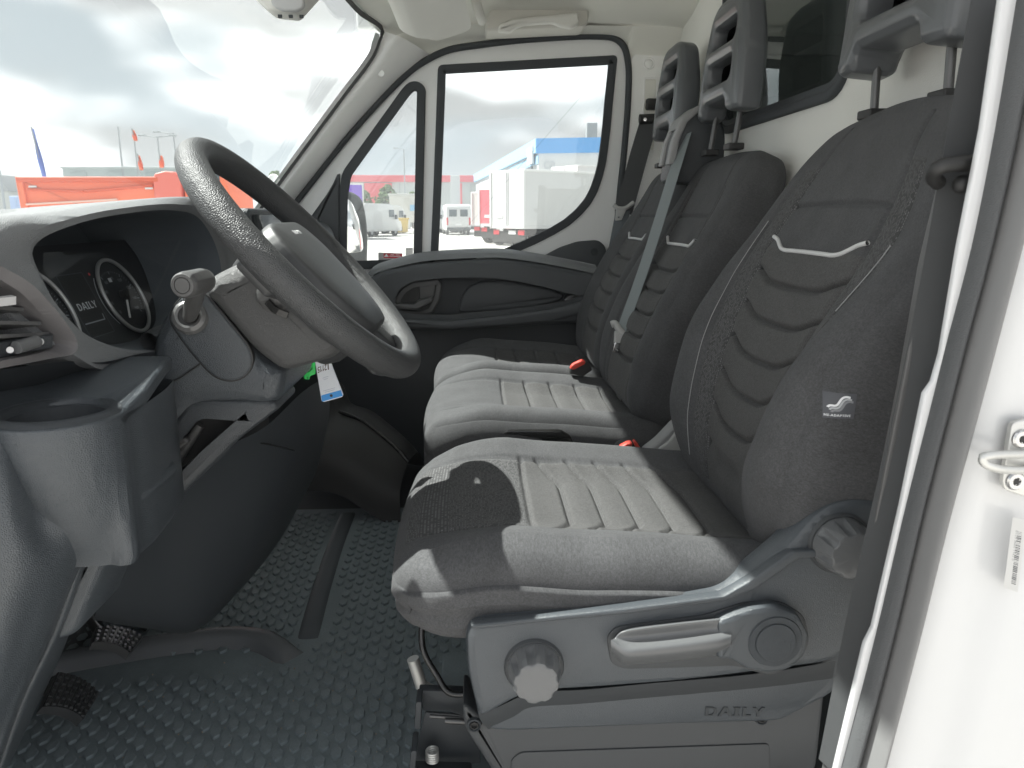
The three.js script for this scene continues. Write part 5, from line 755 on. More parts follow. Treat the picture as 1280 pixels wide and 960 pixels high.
{ // key fobs hanging from the ignition
  const tz = 1.2, t = canvasTex(256, 520, (x) => {
    x.fillStyle = '#dfe4ec'; x.fillRect(0, 0, 256, 520); x.fillStyle = '#1e90e0'; x.fillRect(0, 446, 256, 74); x.fillRect(0, 0, 256, 14); x.fillStyle = '#16202a'; x.beginPath(); x.arc(128, 480, 17, 0, 7); x.fill();
    x.fillStyle = '#b3bccb'; for (const [y, w] of [[250, 90], [272, 60], [400, 150], [420, 120]]) x.fillRect(128 - w / 2, y, w, 6);
    x.save(); x.translate(128, 140); x.rotate(Math.PI + 0.06); x.fillStyle = '#3a1f16'; x.font = 'italic bold 84px sans-serif'; x.textAlign = 'center'; x.scale(1, 1.15); x.fillText('J2115', 4, 30); x.restore();
  });
  const pts = [[-0.249,0.6],[-0.233,0.61],[-0.228,0.608],[-0.207,0.543],[-0.209,0.539],[-0.238,0.531],[-0.242,0.533]];
  const tag = thing('key_tag', 'white and blue key tag with handwritten number below the steering wheel', 'key tag', [-0.241,0.605,-1.2]);
  obj('card', slab(roundPts(pts, 0.0015, 3), -tz - 0.0012, -tz, 0.0002), std({ color: [0.72, 0.76, 0.84], roughness: 0.4 }), tag);
  obj('print', sheet(...[[-0.241,0.532,-1.199],[-0.208,0.541,-1.199],[-0.228,0.609,-1.199],[-0.248,0.6,-1.199]]), std({ map: t, roughness: 0.4 }), tag);
  const gp = [[-0.249,0.603],[-0.27,0.593],[-0.273,0.575],[-0.269,0.572],[-0.266,0.567],[-0.26,0.567],[-0.259,0.572],[-0.25,0.576]];
  const gt = thing('green_tag', 'bright green plastic tag tucked behind the white key tag', 'key tag', [-0.26,0.586,-1.2]);
  obj('plate', buv(slab(roundPts(gp, 0.0015, 3), -1.207, -1.2035, 0.001)), std({ color: [0.01, 0.62, 0.10], roughness: 0.4 }), gt);
  obj('embossing', [tube([[-0.256,0.596,-1.202], [-0.264,0.591,-1.202], [-0.266,0.582,-1.202], [-0.26,0.58,-1.202], [-0.254,0.585,-1.202]], 0.0011, 24, 6), rod([-0.268,0.572,-1.202], [-0.267,0.568,-1.202], 0.0007), rod([-0.263,0.572,-1.202], [-0.262,0.568,-1.202], 0.0007)], std({ color: [0.005, 0.25, 0.05], roughness: 0.4 }), gt);
  const kr = thing('key_ring', 'thin wire ring holding the tags under the steering column', 'key ring', [-0.238,0.612,-1.2]);
  obj('wire', tube([[-0.233,0.604,-1.199], [-0.225,0.617,-1.2], [-0.235,0.626,-1.205], [-0.249,0.616,-1.208], [-0.252,0.598,-1.206]], 0.001, 30, 6), M.steel, kr);
  obj('lock_barrel', rod([-0.237,0.621,-1.22], [-0.224,0.64,-1.2], 0.014, 24), M.dark, kr);
}
// ------------------------------------------------------------------ belts and buckles
{
  const b1 = thing('seat_belt', 'dark belt webbing down the near door post with black guide', 'seat belt', [0.409,0.867,-0.66]);
  obj('webbing', ribbon([[0.409,0.998,-0.635], [0.405,0.89,-0.64], [0.399,0.78,-0.642], [0.392,0.675,-0.645], [0.377,0.555,-0.645], [0.362,0.434,-0.645], [0.347,0.286,-0.645]], [[1, 0.05, 0.12], [0.3, 0.02, 0.95]], 0.027, 0.0014, 80), M.belt, b1);
  obj('guide', [tube([[0.412,0.863,-0.63], [0.388,0.861,-0.62], [0.374,0.858,-0.62], [0.376,0.852,-0.63], [0.387,0.847,-0.64]], 0.0062, 40, 12), rod([0.377,0.86,-0.622], [0.408,0.861,-0.63], 0.0055)], M.black, b1);
  const s = new THREE.SphereGeometry(0.0075, 20, 14); s.translate(...[0.398,0.845,-0.625]); obj('guide_stop', s, M.black, b1);
  const b2 = thing('seat_belt', 'pale grey belt running down between the two bench backrests', 'seat belt', [0.45, 0.7, -2.0]);
  const W2 = [[0.53,1.017,-1.965], [0.497,0.926,-1.93], [0.459,0.82,-1.895], [0.424,0.715,-1.875], [0.389,0.613,-1.865], [0.363,0.539,-1.86]];
  obj('webbing', ribbon(W2, [0.35, 0, 1], 0.046, 0.0014, 60), M.beltGrey, b2);
  const tp = [[0.338,0.56,-1.855], [0.346,0.563,-1.855], [0.359,0.546,-1.85], [0.375,0.537,-1.847], [0.39,0.549,-1.845]];
  obj('tongue', [tube(tp, 0.0085, 30, 10), buv(slab(roundPts([[0.345,0.546],[0.381,0.534],[0.366,0.501],[0.343,0.497],[0.344,0.517]], 0.004, 4), -1.853, -1.842, 0.004))], M.paleGrey, b2);
  obj('tongue_plate', buv(slab(roundPts([[0.344,0.52],[0.36,0.516],[0.355,0.492],[0.339,0.496]], 0.003, 4), -1.843, -1.834, 0.001, [roundPts([[0.346,0.504],[0.354,0.502],[0.353,0.496],[0.344,0.498]], 0.001)])), M.steel, b2);
  const b3 = thing('seat_belt', 'dark belt hanging from its anchor beside the far door window', 'seat belt', [0.5, 0.8, -2.56]);
  const g0 = [0.561,1.123,-2.58];
  obj('webbing', [ribbon([[0.573,1.121,-2.565], [0.544,1.022,-2.56], [0.518,0.922,-2.555], [0.494,0.83,-2.55]], [1, 0.2, 0.15], 0.058, 0.0014, 40)], M.belt, b3);
  obj('lower_webbing', [ribbon([[0.493,0.84,-2.548], [0.471,0.717,-2.54], [0.447,0.587,-2.53], [0.424,0.456,-2.52], [0.41,0.322,-2.51]], [1, 0.15, 0.3], 0.047, 0.0014, 40)], std({ color: [0.11, 0.125, 0.135], roughness: 0.55, bumpMap: rep(T.weave, 0.012), bumpScale: 0.0003 }), b3);
  obj('anchor', [rod([g0[0] - 0.02, g0[1], g0[2] + 0.012], [g0[0] + 0.07, g0[1] + 0.004, g0[2] + 0.012], 0.016, 20)], M.black, b3);
  obj('anchor_bolt', lathe([[0, 0.006], [0.005, 0.005], [0.007, 0]], [g0[0] - 0.005, g0[1] - 0.002, g0[2] + 0.028], [-0.3, 0, 1], 20), M.steel, b3);
  obj('tongue', [tube([[0.459,0.855,-2.535], [0.471,0.845,-2.53], [0.497,0.845,-2.53], [0.524,0.863,-2.535]], 0.007, 24, 8), buv(slab(roundPts([[0.466,0.845],[0.5,0.843],[0.485,0.807],[0.464,0.805]], 0.004), -2.533, -2.524, 0.002, [roundPts([[0.47,0.82],[0.482,0.82],[0.48,0.812],[0.469,0.812]], 0.001)]))], M.paleGrey, b3);
  // buckles
  const k1 = thing('belt_buckle', 'red topped buckle between the two bench cushions', 'belt buckle', [0.271,0.438,-1.96]);
  obj('casing', buv(slab(roundPts([[0.249,0.418],[0.253,0.431],[0.282,0.452],[0.301,0.447],[0.31,0.426],[0.285,0.409]], 0.004, 4), -1.985, -1.955, 0.004)), M.black, k1);
  obj('button', buv(slab(roundPts([[0.249,0.432],[0.255,0.444],[0.282,0.457],[0.291,0.452],[0.289,0.444],[0.26,0.429]], 0.005, 5), -1.962, -1.945, 0.004)), M.red, k1);
  const k2 = thing('belt_buckle', 'pair of red buckle tops beside the near seat', 'belt buckle', [0.306,0.384,-1.42]);
  obj('casing', [buv(slab(roundPts([[0.278,0.37],[0.284,0.379],[0.306,0.389],[0.322,0.385],[0.332,0.365],[0.323,0.356],[0.285,0.356]], 0.004, 4), -1.47, -1.425, 0.004))], M.black, k2);
  obj('button', buv(slab(roundPts([[0.281,0.384],[0.297,0.393],[0.304,0.394],[0.305,0.387],[0.302,0.383],[0.284,0.382]], 0.003, 4), -1.428, -1.408, 0.004)), M.red, k2);
  obj('button', buv(slab(roundPts([[0.307,0.393],[0.31,0.396],[0.315,0.391],[0.323,0.378],[0.32,0.375],[0.313,0.38]], 0.002, 4), -1.428, -1.410, 0.003)), M.red, k2);
  const br = thing('buckle_bracket', 'light grey plastic bracket beside the near seat cushion', 'seat bracket', [0.371,0.4,-1.4]);
  obj('cover', [buv(slab(roundPts([[0.327,0.375],[0.354,0.397],[0.381,0.427],[0.39,0.436],[0.403,0.407],[0.408,0.375],[0.404,0.364],[0.39,0.363],[0.365,0.368],[0.336,0.37]], 0.006, 5), -1.44, -1.40, 0.006))], M.grey, br);
  obj('face', [buv(slab(roundPts([[0.35,0.383],[0.371,0.399],[0.386,0.421],[0.397,0.401],[0.403,0.376],[0.394,0.368],[0.369,0.371]], 0.006, 5), -1.402, -1.393, 0.004))], M.paleGrey, br);
}
// ------------------------------------------------------------------ mat, pedals, footwell
{
  const mat = thing('floor_mat', 'black rubber floor mat with raised hexagon studs and step ridge', 'floor mat', [-0.4, 0, -1.3]);
  obj('base', [box(-1.05, 0.14, -0.012, 0.0, -2.10, -0.72, 0.004)], M.mat, mat);
  const half = (pts, w, h, m, nm) => { const c = new THREE.CatmullRomCurve3(pts.map(V)), N = 50, rows = []; for (let i = 0; i <= N; i++) { const p = c.getPointAt(i / N), t = c.getTangentAt(i / N), s = new THREE.Vector3(-t.z, 0, t.x).normalize(), e = Math.min(1, Math.min(i, N - i) / 5), r = []; for (let k = 0; k <= 8; k++) { const a = (k / 8 - 0.5) * 2; r.push([p.x + s.x * a * w, p.y + h * Math.pow(1 - Math.pow(Math.abs(a), 2.6), 0.7) * Math.sqrt(e) - 0.001, p.z + s.z * a * w]); } rows.push(r); } obj(nm, patch(rows, 1, 1), m, mat); };
  half([[-0.358,0,-2.071], [-0.357,0,-1.853], [-0.348,0,-1.614], [-0.335,0,-1.396]], 0.022, 0.010, std({ color: g3(0.075, 0.12), roughness: 0.6 }), 'rib');
  half([[-1.0, 0, -1.18], [-0.791,0,-1.315], [-0.693,0,-1.352], [-0.57,0,-1.385], [-0.482,0,-1.397], [-0.416,0,-1.382], [-0.348,0,-1.329]], 0.028, 0.030, std({ color: g3(0.11, 0.06), roughness: 0.26, bumpMap: rep(T.grain, 0.04), bumpScale: 0.0004 }), 'step_ridge');
  // studs: long hexagons in offset rows
  const hex = (() => { const a = 0.0083, b = 0.0155, s = [[-a, b * 0.45], [0, b], [a, b * 0.45], [a, -b * 0.45], [0, -b], [-a, -b * 0.45]]; const lay = (k, y) => s.map(([x, z]) => [x * k, y, z * k]); return rings([lay(1, -0.0005), lay(0.97, 0.0042), lay(0.86, 0.0050), lay(0.6, 0.0044)], true, 0.3); })();
  const list = []; const px = 0.0225, pz = 0.0385;
  const r1 = [[-0.358,0,-2.071], [-0.335,0,-1.396]], r2 = [[-0.791,0,-1.315], [-0.348,0,-1.329]];
  const dseg = (x, z, a, b) => { const vx = b[0] - a[0], vz = b[2] - a[2], t = Math.max(0, Math.min(1, ((x - a[0]) * vx + (z - a[2]) * vz) / (vx * vx + vz * vz))); return Math.hypot(x - a[0] - t * vx, z - a[2] - t * vz); };
  for (let j = 0; j < 34; j++) for (let i = 0; i < 52; i++) { const x = -1.03 + i * px, z = -2.06 + (j + (i & 1) * 0.5) * pz; if (x > 0.11 || z > -0.78) continue; if (dseg(x, z, ...r1) < 0.032 || dseg(x, z, ...r2) < 0.036) continue; const c = camera.position, d = Math.hypot(x - c.x, c.y, z - c.z); const v = new THREE.Vector3(x, 0, z); list.push([x, z, d, v]); }
  // the three hundred that show largest stand alone
  camera.updateMatrixWorld(); camera.aspect = 4 / 3; camera.updateProjectionMatrix();
  const seen = (l) => { const q = l[3].clone().project(camera); return Math.abs(q.x) < 1.02 && Math.abs(q.y) < 1.02 && !(l[0] > -0.09 && l[1] > -1.35); };
  const vis = list.filter(seen).sort((a, b) => a[2] - b[2]), near = new Set(vis.slice(0, 300)), rest = list.filter((l) => !near.has(l));
  const hv = [hex, hex.clone().rotateY(0.05), hex.clone().scale(0.97, 1.12, 0.97)];
  for (const l of near) { const m = new THREE.Mesh(hv[Math.floor(rnd() * 3)], M.stud); m.name = numbered('stud'); m.position.set(l[0] + 0.4, 0, l[1] + 1.3); m.castShadow = m.receiveShadow = true; mat.add(m); }
  const im = new THREE.InstancedMesh(hex, M.stud, rest.length), mm = new THREE.Matrix4(); rest.forEach((l, i) => im.setMatrixAt(i, mm.makeTranslation(l[0] + 0.4, 0, l[1] + 1.3))); im.name = 'stud_field'; im.userData.kind = 'stuff'; im.castShadow = im.receiveShadow = true; mat.add(im);
  // crumbs of dirt
  const dirt = []; for (let k = 0; k < 160; k++) { const p = [rnd(), rnd()], x = -0.62 + p[0] * 0.5, z = -1.35 + p[1] * 0.42, g = new THREE.IcosahedronGeometry(0.0008 + 0.0012 * rnd() * rnd(), 0); g.translate(x, 0.0015, z); dirt.push(g); }
  const dm = solo('dirt', dirt, std({ color: [0.30, 0.25, 0.20], roughness: 1 }), 'scattered pale crumbs of dirt on the rubber mat', 'dirt'); dm.userData.kind = 'stuff';
}
function pedal(q, rx, ry, label, hang) {
  const c = [0, 1, 2].map((k) => q.reduce((s, p) => s + p[k], 0) / 4), t = thing('pedal', label, 'pedal', c);
  const bil = (u, v) => [0, 1, 2].map((k) => (q[0][k] * (1 - u) + q[1][k] * u) * (1 - v) + (q[3][k] * (1 - u) + q[2][k] * u) * v);
  const U = V(q[1]).sub(V(q[0])), W = V(q[3]).sub(V(q[0])), N = new THREE.Vector3().crossVectors(U, W).normalize(); if (N.x * -c[0] + N.y * (0.82 - c[1]) + N.z * -c[2] < 0) N.negate();
  const crown = (u, v) => 0.008 * (1 - 4 * (u - 0.5) * (u - 0.5));
  const rows = []; for (let j = 0; j <= 6; j++) { const r = []; for (let i = 0; i <= 6; i++) { const p = bil(i / 6, j / 6), k = crown(i / 6, j / 6); r.push(p.map((v, m) => v + N.getComponent(m) * k)); } rows.push(r); }
  const back = rows.map((r) => r.map((p) => p.map((v, m) => v - N.getComponent(m) * 0.014)));
  obj('pad', [patch(rows, 2, 2), patch(back, 1, 1), rings([[...rows[0], ...rows.map((r) => r[6]).slice(1, -1), ...rows[6].slice().reverse(), ...rows.map((r) => r[0]).slice(1, -1).reverse()], [...back[0], ...back.map((r) => r[6]).slice(1, -1), ...back[6].slice().reverse(), ...back.map((r) => r[0]).slice(1, -1).reverse()]])], M.pedal, t);
  const u1 = U.clone().normalize(), w1 = W.clone().normalize();
  for (let j = 0; j < ry; j++) for (let i = 0; i < rx; i++) { const u = (i + 0.5) / rx, v = (j + 0.5) / ry, p = bil(u, v), g = new RoundedBoxGeometry(U.length() / rx * 0.72, W.length() / ry * 0.66, 0.005, 1, 0.0015); g.applyMatrix4(new THREE.Matrix4().makeBasis(u1, w1, N)); g.translate(...p.map((x, m) => x + N.getComponent(m) * (crown(u, v) + 0.001))); obj('rib', g, M.pedal, t); }
  obj('arm', tube([c.map((v, m) => v - N.getComponent(m) * 0.01), hang[0], hang[1]], 0.009, 20, 8), M.darkSteel, t);
}
pedal([[-0.617,0.139,-1], [-0.58,0.096,-1.03], [-0.601,0.077,-1.12], [-0.642,0.137,-1.09]], 8, 5, 'nearest rubber pedal with square ribs, low by the end panel', [[-0.699,0.119,-1.12], [-0.73,0.216,-1.2]]);
pedal([[-0.67,0.092,-1.25], [-0.619,0.058,-1.27], [-0.625,0.05,-1.34], [-0.698,0.082,-1.32]], 7, 4, 'middle ribbed pedal in front of the step ridge', [[-0.731,0.083,-1.36], [-0.752,0.195,-1.4]]);
pedal([[-0.735,0.057,-1.42], [-0.658,0.015,-1.44], [-0.674,-0.004,-1.5], [-0.734,0.052,-1.48]], 9, 3, 'rearmost slim ribbed pedal above the other two', [[-0.795,0.051,-1.52], [-0.801,0.141,-1.52]]);
{ // footwell walls on the far side, wheel-arch edge strip
  const kick = thing('footwell_lining', 'black moulded lining of the far footwell with glossy edge strip', 'footwell lining', [-0.6, 0.3, -2.3]);
  obj('firewall', patch([[[-1.0, 0.40, -0.66], [-1.0, 0.40, -1.6], [-1.0, 0.40, -2.6]], [[-0.98, 0.15, -0.66], [-0.98, 0.15, -1.6], [-0.95, 0.15, -2.6]], [[-0.88, 0.03, -0.66], [-0.88, 0.03, -1.6], [-0.85, 0.03, -2.6]], [[-0.72, -0.008, -0.66], [-0.72, -0.008, -1.6], [-0.70, -0.008, -2.6]]], 6, 6), M.rubber, kick);
  const a = [[-0.409,0.332,-2.15],[-0.385,0.273,-2.15],[-0.318,0.254,-2.12],[-0.259,0.214,-2.1],[-0.214,0.177,-2.08],[-0.187,0.147,-2.07]];
  obj('edge_strip', tube(a.slice(1), 0.006, 40, 8), M.gloss, kick);
  const b = [[-0.456,0.213,-2],[-0.403,0.212,-2],[-0.351,0.193,-2],[-0.299,0.154,-2],[-0.247,0.119,-2],[-0.204,0.09,-2]];
  obj('arch', patch([a, b, b.map(([x, y, z]) => [x, Math.max(0, y - 0.12), z + 0.01])], 5, 5), M.black, kick);
  obj('arch_back', patch([a, a.map(([x, y, z]) => [x + 0.02, y - 0.01, z - 0.12]), a.map(([x, y, z]) => [x + 0.02, Math.max(0, y - 0.3), z - 0.4])], 5, 5), M.black, kick);
  obj('near_wall', box(-1.2, -0.62, -0.02, 0.38, -0.66, -0.645, 0.004), M.dark, kick);
}

// ------------------------------------------------------------------ the yard outside
const C = (r, g, b, rough = 0.6) => std({ color: [r, g, b], roughness: rough });
const YF = await new FontLoader().loadAsync("fonts/droid/droid_sans_regular.typeface.json").catch(() => null) ?? await new FontLoader().loadAsync("fonts/droid/droid_sans_bold.typeface.json");
const E = {
  white: phys({ color: [0.55, 0.55, 0.545], roughness: 0.4, clearcoat: 0.5, clearcoatRoughness: 0.1 }), boxWhite: C(0.52, 0.52, 0.515, 0.5), orange: C(0.82, 0.17, 0.07, 0.5), orangeDark: C(0.62, 0.09, 0.03, 0.55), red: C(0.70, 0.10, 0.12), wallGrey: C(0.45, 0.47, 0.46, 0.8), glass: std({ color: [0.05, 0.07, 0.08], roughness: 0.08 }), tyre: C(0.03, 0.03, 0.03, 0.9), rim: C(0.4, 0.4, 0.4), bumper: C(0.06, 0.065, 0.07), lamp: C(0.5, 0.02, 0.03, 0.3), blue: C(0.08, 0.32, 0.68), paleBlue: C(0.3, 0.52, 0.72), amber: C(0.7, 0.32, 0.03), plate: C(0.7, 0.7, 0.7), pole: C(0.3, 0.32, 0.33), leaf: C(0.075, 0.12, 0.045, 0.9), leaf2: C(0.10, 0.15, 0.05, 0.9), bark: C(0.10, 0.08, 0.06, 0.9), yellow: C(0.60, 0.42, 0.10), paleWall: C(0.60, 0.58, 0.53, 0.8), purple: C(0.22, 0.12, 0.55), greenGrey: C(0.33, 0.38, 0.38),
};
const bb = (w, h, d, x, y, z, r = 0.03) => { const g = new RoundedBoxGeometry(w, h, d, 2, Math.min(r, w / 2.1, h / 2.1, d / 2.1)); g.translate(x, y, z); return g; };
const L = { local: true };
function wheelsOf(t, list, r = 0.34, w = 0.22) { for (const [x, z] of list) { const a = new THREE.CylinderGeometry(r, r, w, 28); a.rotateX(Math.PI / 2); a.translate(x, r, z); const m = obj('wheel', a, E.tyre, t, L); const b = new THREE.CylinderGeometry(r * 0.55, r * 0.55, w + 0.02, 20); b.rotateX(Math.PI / 2); b.translate(x, r, z); obj('rim', b, E.rim, m, L); } }
// a panel van; local +x is its nose, length 5.6, standing on y = 0
function makeVan(label, pos, turn) {
  const t = thing('parked_van', label, 'van', pos, 'white vans parked in the yard');
  const side = roundPts([[-2.8, 0.35], [2.75, 0.35], [2.8, 0.95], [2.35, 1.2], [1.55, 2.2], [1.1, 2.42], [-2.6, 2.45], [-2.78, 2.2]], 0.15, 4);
  obj('body', slab(side, -0.98, 0.98, 0.08), E.white, t, L);
  for (const z of [-0.44, 0.44]) obj('rear_window', bb(0.03, 0.55, 0.62, -2.79, 1.75, z), E.glass, t, L);
  obj('windscreen', (() => { const g = new THREE.BoxGeometry(0.04, 1.2, 1.6); g.rotateZ(0.68); g.translate(1.98, 1.72, 0); return g; })(), E.glass, t, L);
  for (const z of [-0.985, 0.985]) obj('cab_window', bb(0.8, 0.55, 0.02, 1.15, 1.72, z, 0.01), E.glass, t, L);
  obj('rear_bumper', bb(0.16, 0.28, 1.9, -2.83, 0.48, 0), E.bumper, t, L); obj('front_bumper', bb(0.16, 0.35, 1.9, 2.8, 0.5, 0), E.bumper, t, L);
  for (const z of [-0.9, 0.9]) { obj('tail_lamp', bb(0.06, 0.6, 0.14, -2.79, 1.1, z), E.lamp, t, L); obj('headlamp', bb(0.08, 0.25, 0.3, 2.72, 1.0, z * 0.85), E.plate, t, L); obj('door_mirror', bb(0.12, 0.35, 0.2, 1.6, 1.45, z * 1.25), E.bumper, t, L); }
  obj('number_plate', bb(0.02, 0.12, 0.5, -2.82, 0.85, 0, 0.005), E.plate, t, L);
  wheelsOf(t, [[-1.8, -0.85], [-1.8, 0.85], [1.75, -0.85], [1.75, 0.85]]); t.rotation.y = turn; return t;
}
const van0 = makeVan('white van seen from behind, parked before the white pylon', [[-1.362,-0.627,-66][0], GY, -66], Math.PI / 2 + 0.1);
function moreVan(label, pos, turn) { const c = van0.clone(); c.name = numbered('parked_van'); c.userData = { ...van0.userData, label }; c.position.set(...pos); c.rotation.y = turn; scene.add(c); return c; }
const gx = (px, d) => d * Math.tan(Math.atan((px - 640) / 983) + Math.atan(50 / 983));
moreVan('white van behind the pylon, left of the van in front', [gx(549, 74), GY, -74], Math.PI / 2 + 0.5);
moreVan('white van right of the pylon, half hidden by the trailer row', [gx(589, 72), GY, -72], Math.PI / 2 + 0.05);
moreVan('white van with red tail lamp right beside the door mirror', [gx(464, 60), GY, -61], Math.PI / 2 + 0.42);
moreVan('farther white van half hidden behind the one by the door mirror', [gx(480, 70), GY, -71], Math.PI / 2 + 0.42);
moreVan('white van close by, seen only in the door mirror', [6.2, GY, -4.6], Math.PI);
// box lorry: a + b are the two visible faces
function boxLorry(label, pos, turn, len, h, cab, boxM) {
  const t = thing('box_truck', label, 'truck', pos, 'lorries parked in the row');
  const z = bb(len, h, 2.45, len / 2, 1.05 + h / 2, 0, 0.04); obj('cargo_box', z, boxM, t, L);
  for (const q of [-1.19, 1.19]) obj('corner_post', bb(0.10, h + 0.02, 0.10, -0.005, 1.05 + h / 2, q, 0.02), C(0.62, 0.62, 0.61), t, L);
  obj('roof_rail', bb(len + 0.02, 0.09, 2.49, len / 2, 1.05 + h, 0, 0.02), C(0.66, 0.66, 0.65), t, L); obj('floor_rail', bb(len + 0.02, 0.14, 2.49, len / 2, 1.05, 0, 0.02), C(0.5, 0.5, 0.5), t, L);
  for (const q of [-0.06, 0.06]) obj('lock_rod', bb(0.04, h - 0.1, 0.035, -0.02, 1.05 + h / 2, q, 0.01), C(0.6, 0.6, 0.6), t, L);
  obj('maker_plate', bb(0.02, 0.16, 0.5, -0.012, 1.5, -0.55, 0.005), C(0.5, 0.5, 0.5), t, L);
  obj('chassis', bb(len - 0.2, 0.28, 0.9, len / 2, 0.82, 0), E.tyre, t, L); obj('under_bumper', bb(0.12, 0.5, 2.3, 0.15, 0.62, 0), E.tyre, t, L);
  for (const q of [-1, 1]) { obj('tail_lamp', bb(0.06, 0.22, 0.42, 0.08, 0.82, q * 0.9), E.lamp, t, L); obj('side_marker', bb(0.35, 0.3, 0.05, 1.9, 0.72, q * 1.2), E.amber, t, L); }
  obj('number_plate', bb(0.02, 0.16, 0.5, 0.08, 0.82, 0.25, 0.005), E.plate, t, L);
  const cb = slab(roundPts([[len + 0.1, 0.5], [len + 1.9, 0.5], [len + 1.95, 1.5], [len + 1.5, 2.5], [len + 0.1, 2.55]], 0.12, 4), -1.05, 1.05, 0.06); obj('cab', cb, cab, t, L); obj('windscreen', (() => { const g = new THREE.BoxGeometry(0.04, 1.0, 1.8); g.rotateZ(0.42); g.translate(len + 1.76, 2.0, 0); return g; })(), E.glass, t, L);
  wheelsOf(t, [[len * 0.25, -0.95], [len * 0.25, 0.95], [len + 0.9, -0.95], [len + 0.9, 0.95]], 0.46, 0.3); t.rotation.y = turn; return t;
}
boxLorry('large white box lorry nearest the far door window', [[1.529,0.136,-34.2][0], GY, -34.2], 0.60, 6.2, 2.35, E.white, E.boxWhite);
boxLorry('taller white box body rising behind the nearest white lorry', [gx(705, 46), GY, -46], 0.55, 7.5, 3.25, E.white, C(0.62, 0.63, 0.63, 0.6));
boxLorry('grey white lorry body left of the red one in the row', [gx(611, 44), GY, -44], 0.9, 5, 1.75, E.white, C(0.52, 0.5, 0.48, 0.6));
boxLorry('lorry with red body panel between two white box lorries', [gx(619, 41), GY, -41], 0.75, 5, 1.85, E.red, E.red);
boxLorry('distant lorry with purple and blue box above the door mirror', [gx(432, 52), GY, -52], 1.9, 4.2, 2.5, E.white, E.purple);
{ // red and grey hall far behind
  const d = 112, t = thing('red_hall', 'long grey and red industrial hall far across the yard', 'building', [gx(500, d), GY, -d]);
  const x0 = gx(400, d), x1 = gx(600, d), y0 = GY, top = 0.82 + 48 / 983 * d, cx = gx(500, d);
  obj('wall', bb(x1 - x0, top - y0, 12, (x0 + x1) / 2 - cx, (top - y0) / 2, -6, 0.02), E.wallGrey, t, L);
  obj('fascia', bb(x1 - x0 + 0.3, 0.9, 0.3, (x0 + x1) / 2 - cx, top - y0 - 0.35, 0.12), E.red, t, L);
  for (const [a, b] of [[457, 491], [545, 549], [569, 578]]) obj('red_panel', bb(gx(b, d) - gx(a, d), top - y0 - 0.9, 0.2, (gx(a, d) + gx(b, d)) / 2 - cx, (top - y0) / 2 - 0.5, 0.1), E.red, t, L);
  for (let k = 0; k < 9; k++) obj('wall_joint', bb(0.08, top - y0 - 1, 0.06, x0 - cx + (x1 - x0) * (k + 0.5) / 9, (top - y0) / 2 - 0.5, 0.03, 0.01), C(0.3, 0.32, 0.32), t, L);
}
{ // blue banded warehouse receding to the right of the main window
  const A = [gx(673, 60), 60], B = [gx(578, 137), 137], Cc = [gx(900, 57), 57], top = 0.82 + 92 / 983 * 60, t = thing('blue_warehouse', 'pale warehouse with bright blue roof band behind the parked lorries', 'building', [A[0], GY, -A[1]]);
  const wall = (name, p, q, y0, y1, th, out, m) => { const dx = q[0] - p[0], dz = -(q[1] - p[1]), l = Math.hypot(dx, dz), g = new THREE.BoxGeometry(l, y1 - y0, th); g.translate(l / 2, (y0 + y1) / 2 - GY, -out); g.rotateY(-Math.atan2(dz, dx)); g.translate(p[0] - A[0], 0, -(p[1] - A[1])); return obj(name, g, m, t, L); };
  wall('front_wall', A, Cc, GY, top, 0.4, 0.2, C(0.62, 0.63, 0.63)); wall('front_band', [A[0] - 0.15, A[1]], Cc, top - 1.02, top + 0.05, 0.5, 0.0, E.blue);
  wall('side_wall', B, A, GY, top, 0.4, 0.2, C(0.48, 0.5, 0.51)); wall('side_band', B, A, top - 0.95, top + 0.05, 0.5, 0.0, E.paleBlue);
  const along = (s) => [B[0] + (A[0] - B[0]) * s, B[1] + (A[1] - B[1]) * s];
  for (const [a, b] of [[0.86, 0.905], [0.93, 0.965]]) wall('window', along(a), along(b), 3.2, 4.6, 0.1, -0.06, E.glass);
  wall('corner_strip', along(0.80), A, 4.7, 5.3, 0.1, -0.03, E.paleBlue); wall('white_panel', along(0.955), along(0.988), 4.75, 6.0, 0.12, -0.3, E.white);
  obj('vent_stack', bb(0.8, 1.4, 0.8, gx(737, 62) - A[0], top - GY + 0.7, -2), E.pole, t, L);
  obj('wall_lettering', (() => { const q = new TextGeometry('cargo', { font: YF, size: 0.7, depth: 0.05, curveSegments: 3, bevelEnabled: false }); q.translate(gx(678, 60) - A[0], 5.2 - GY - 0.9, 0.25); return q; })(), C(0.5, 0.52, 0.55), t, L);
}
{ const d = 62, t = thing('white_pylon', 'tall plain white pylon behind the parked vans', 'pylon', [gx(565, d), GY, -d - 14]); const h = 0.82 + 49 / 983 * (d + 14) - GY; obj('shaft', bb(0.9, h, 0.6, 0, h / 2, 0), E.white, t, L); obj('foot', bb(1.1, 0.3, 0.8, 0, 0.15, 0), C(0.5, 0.5, 0.5), t, L); }
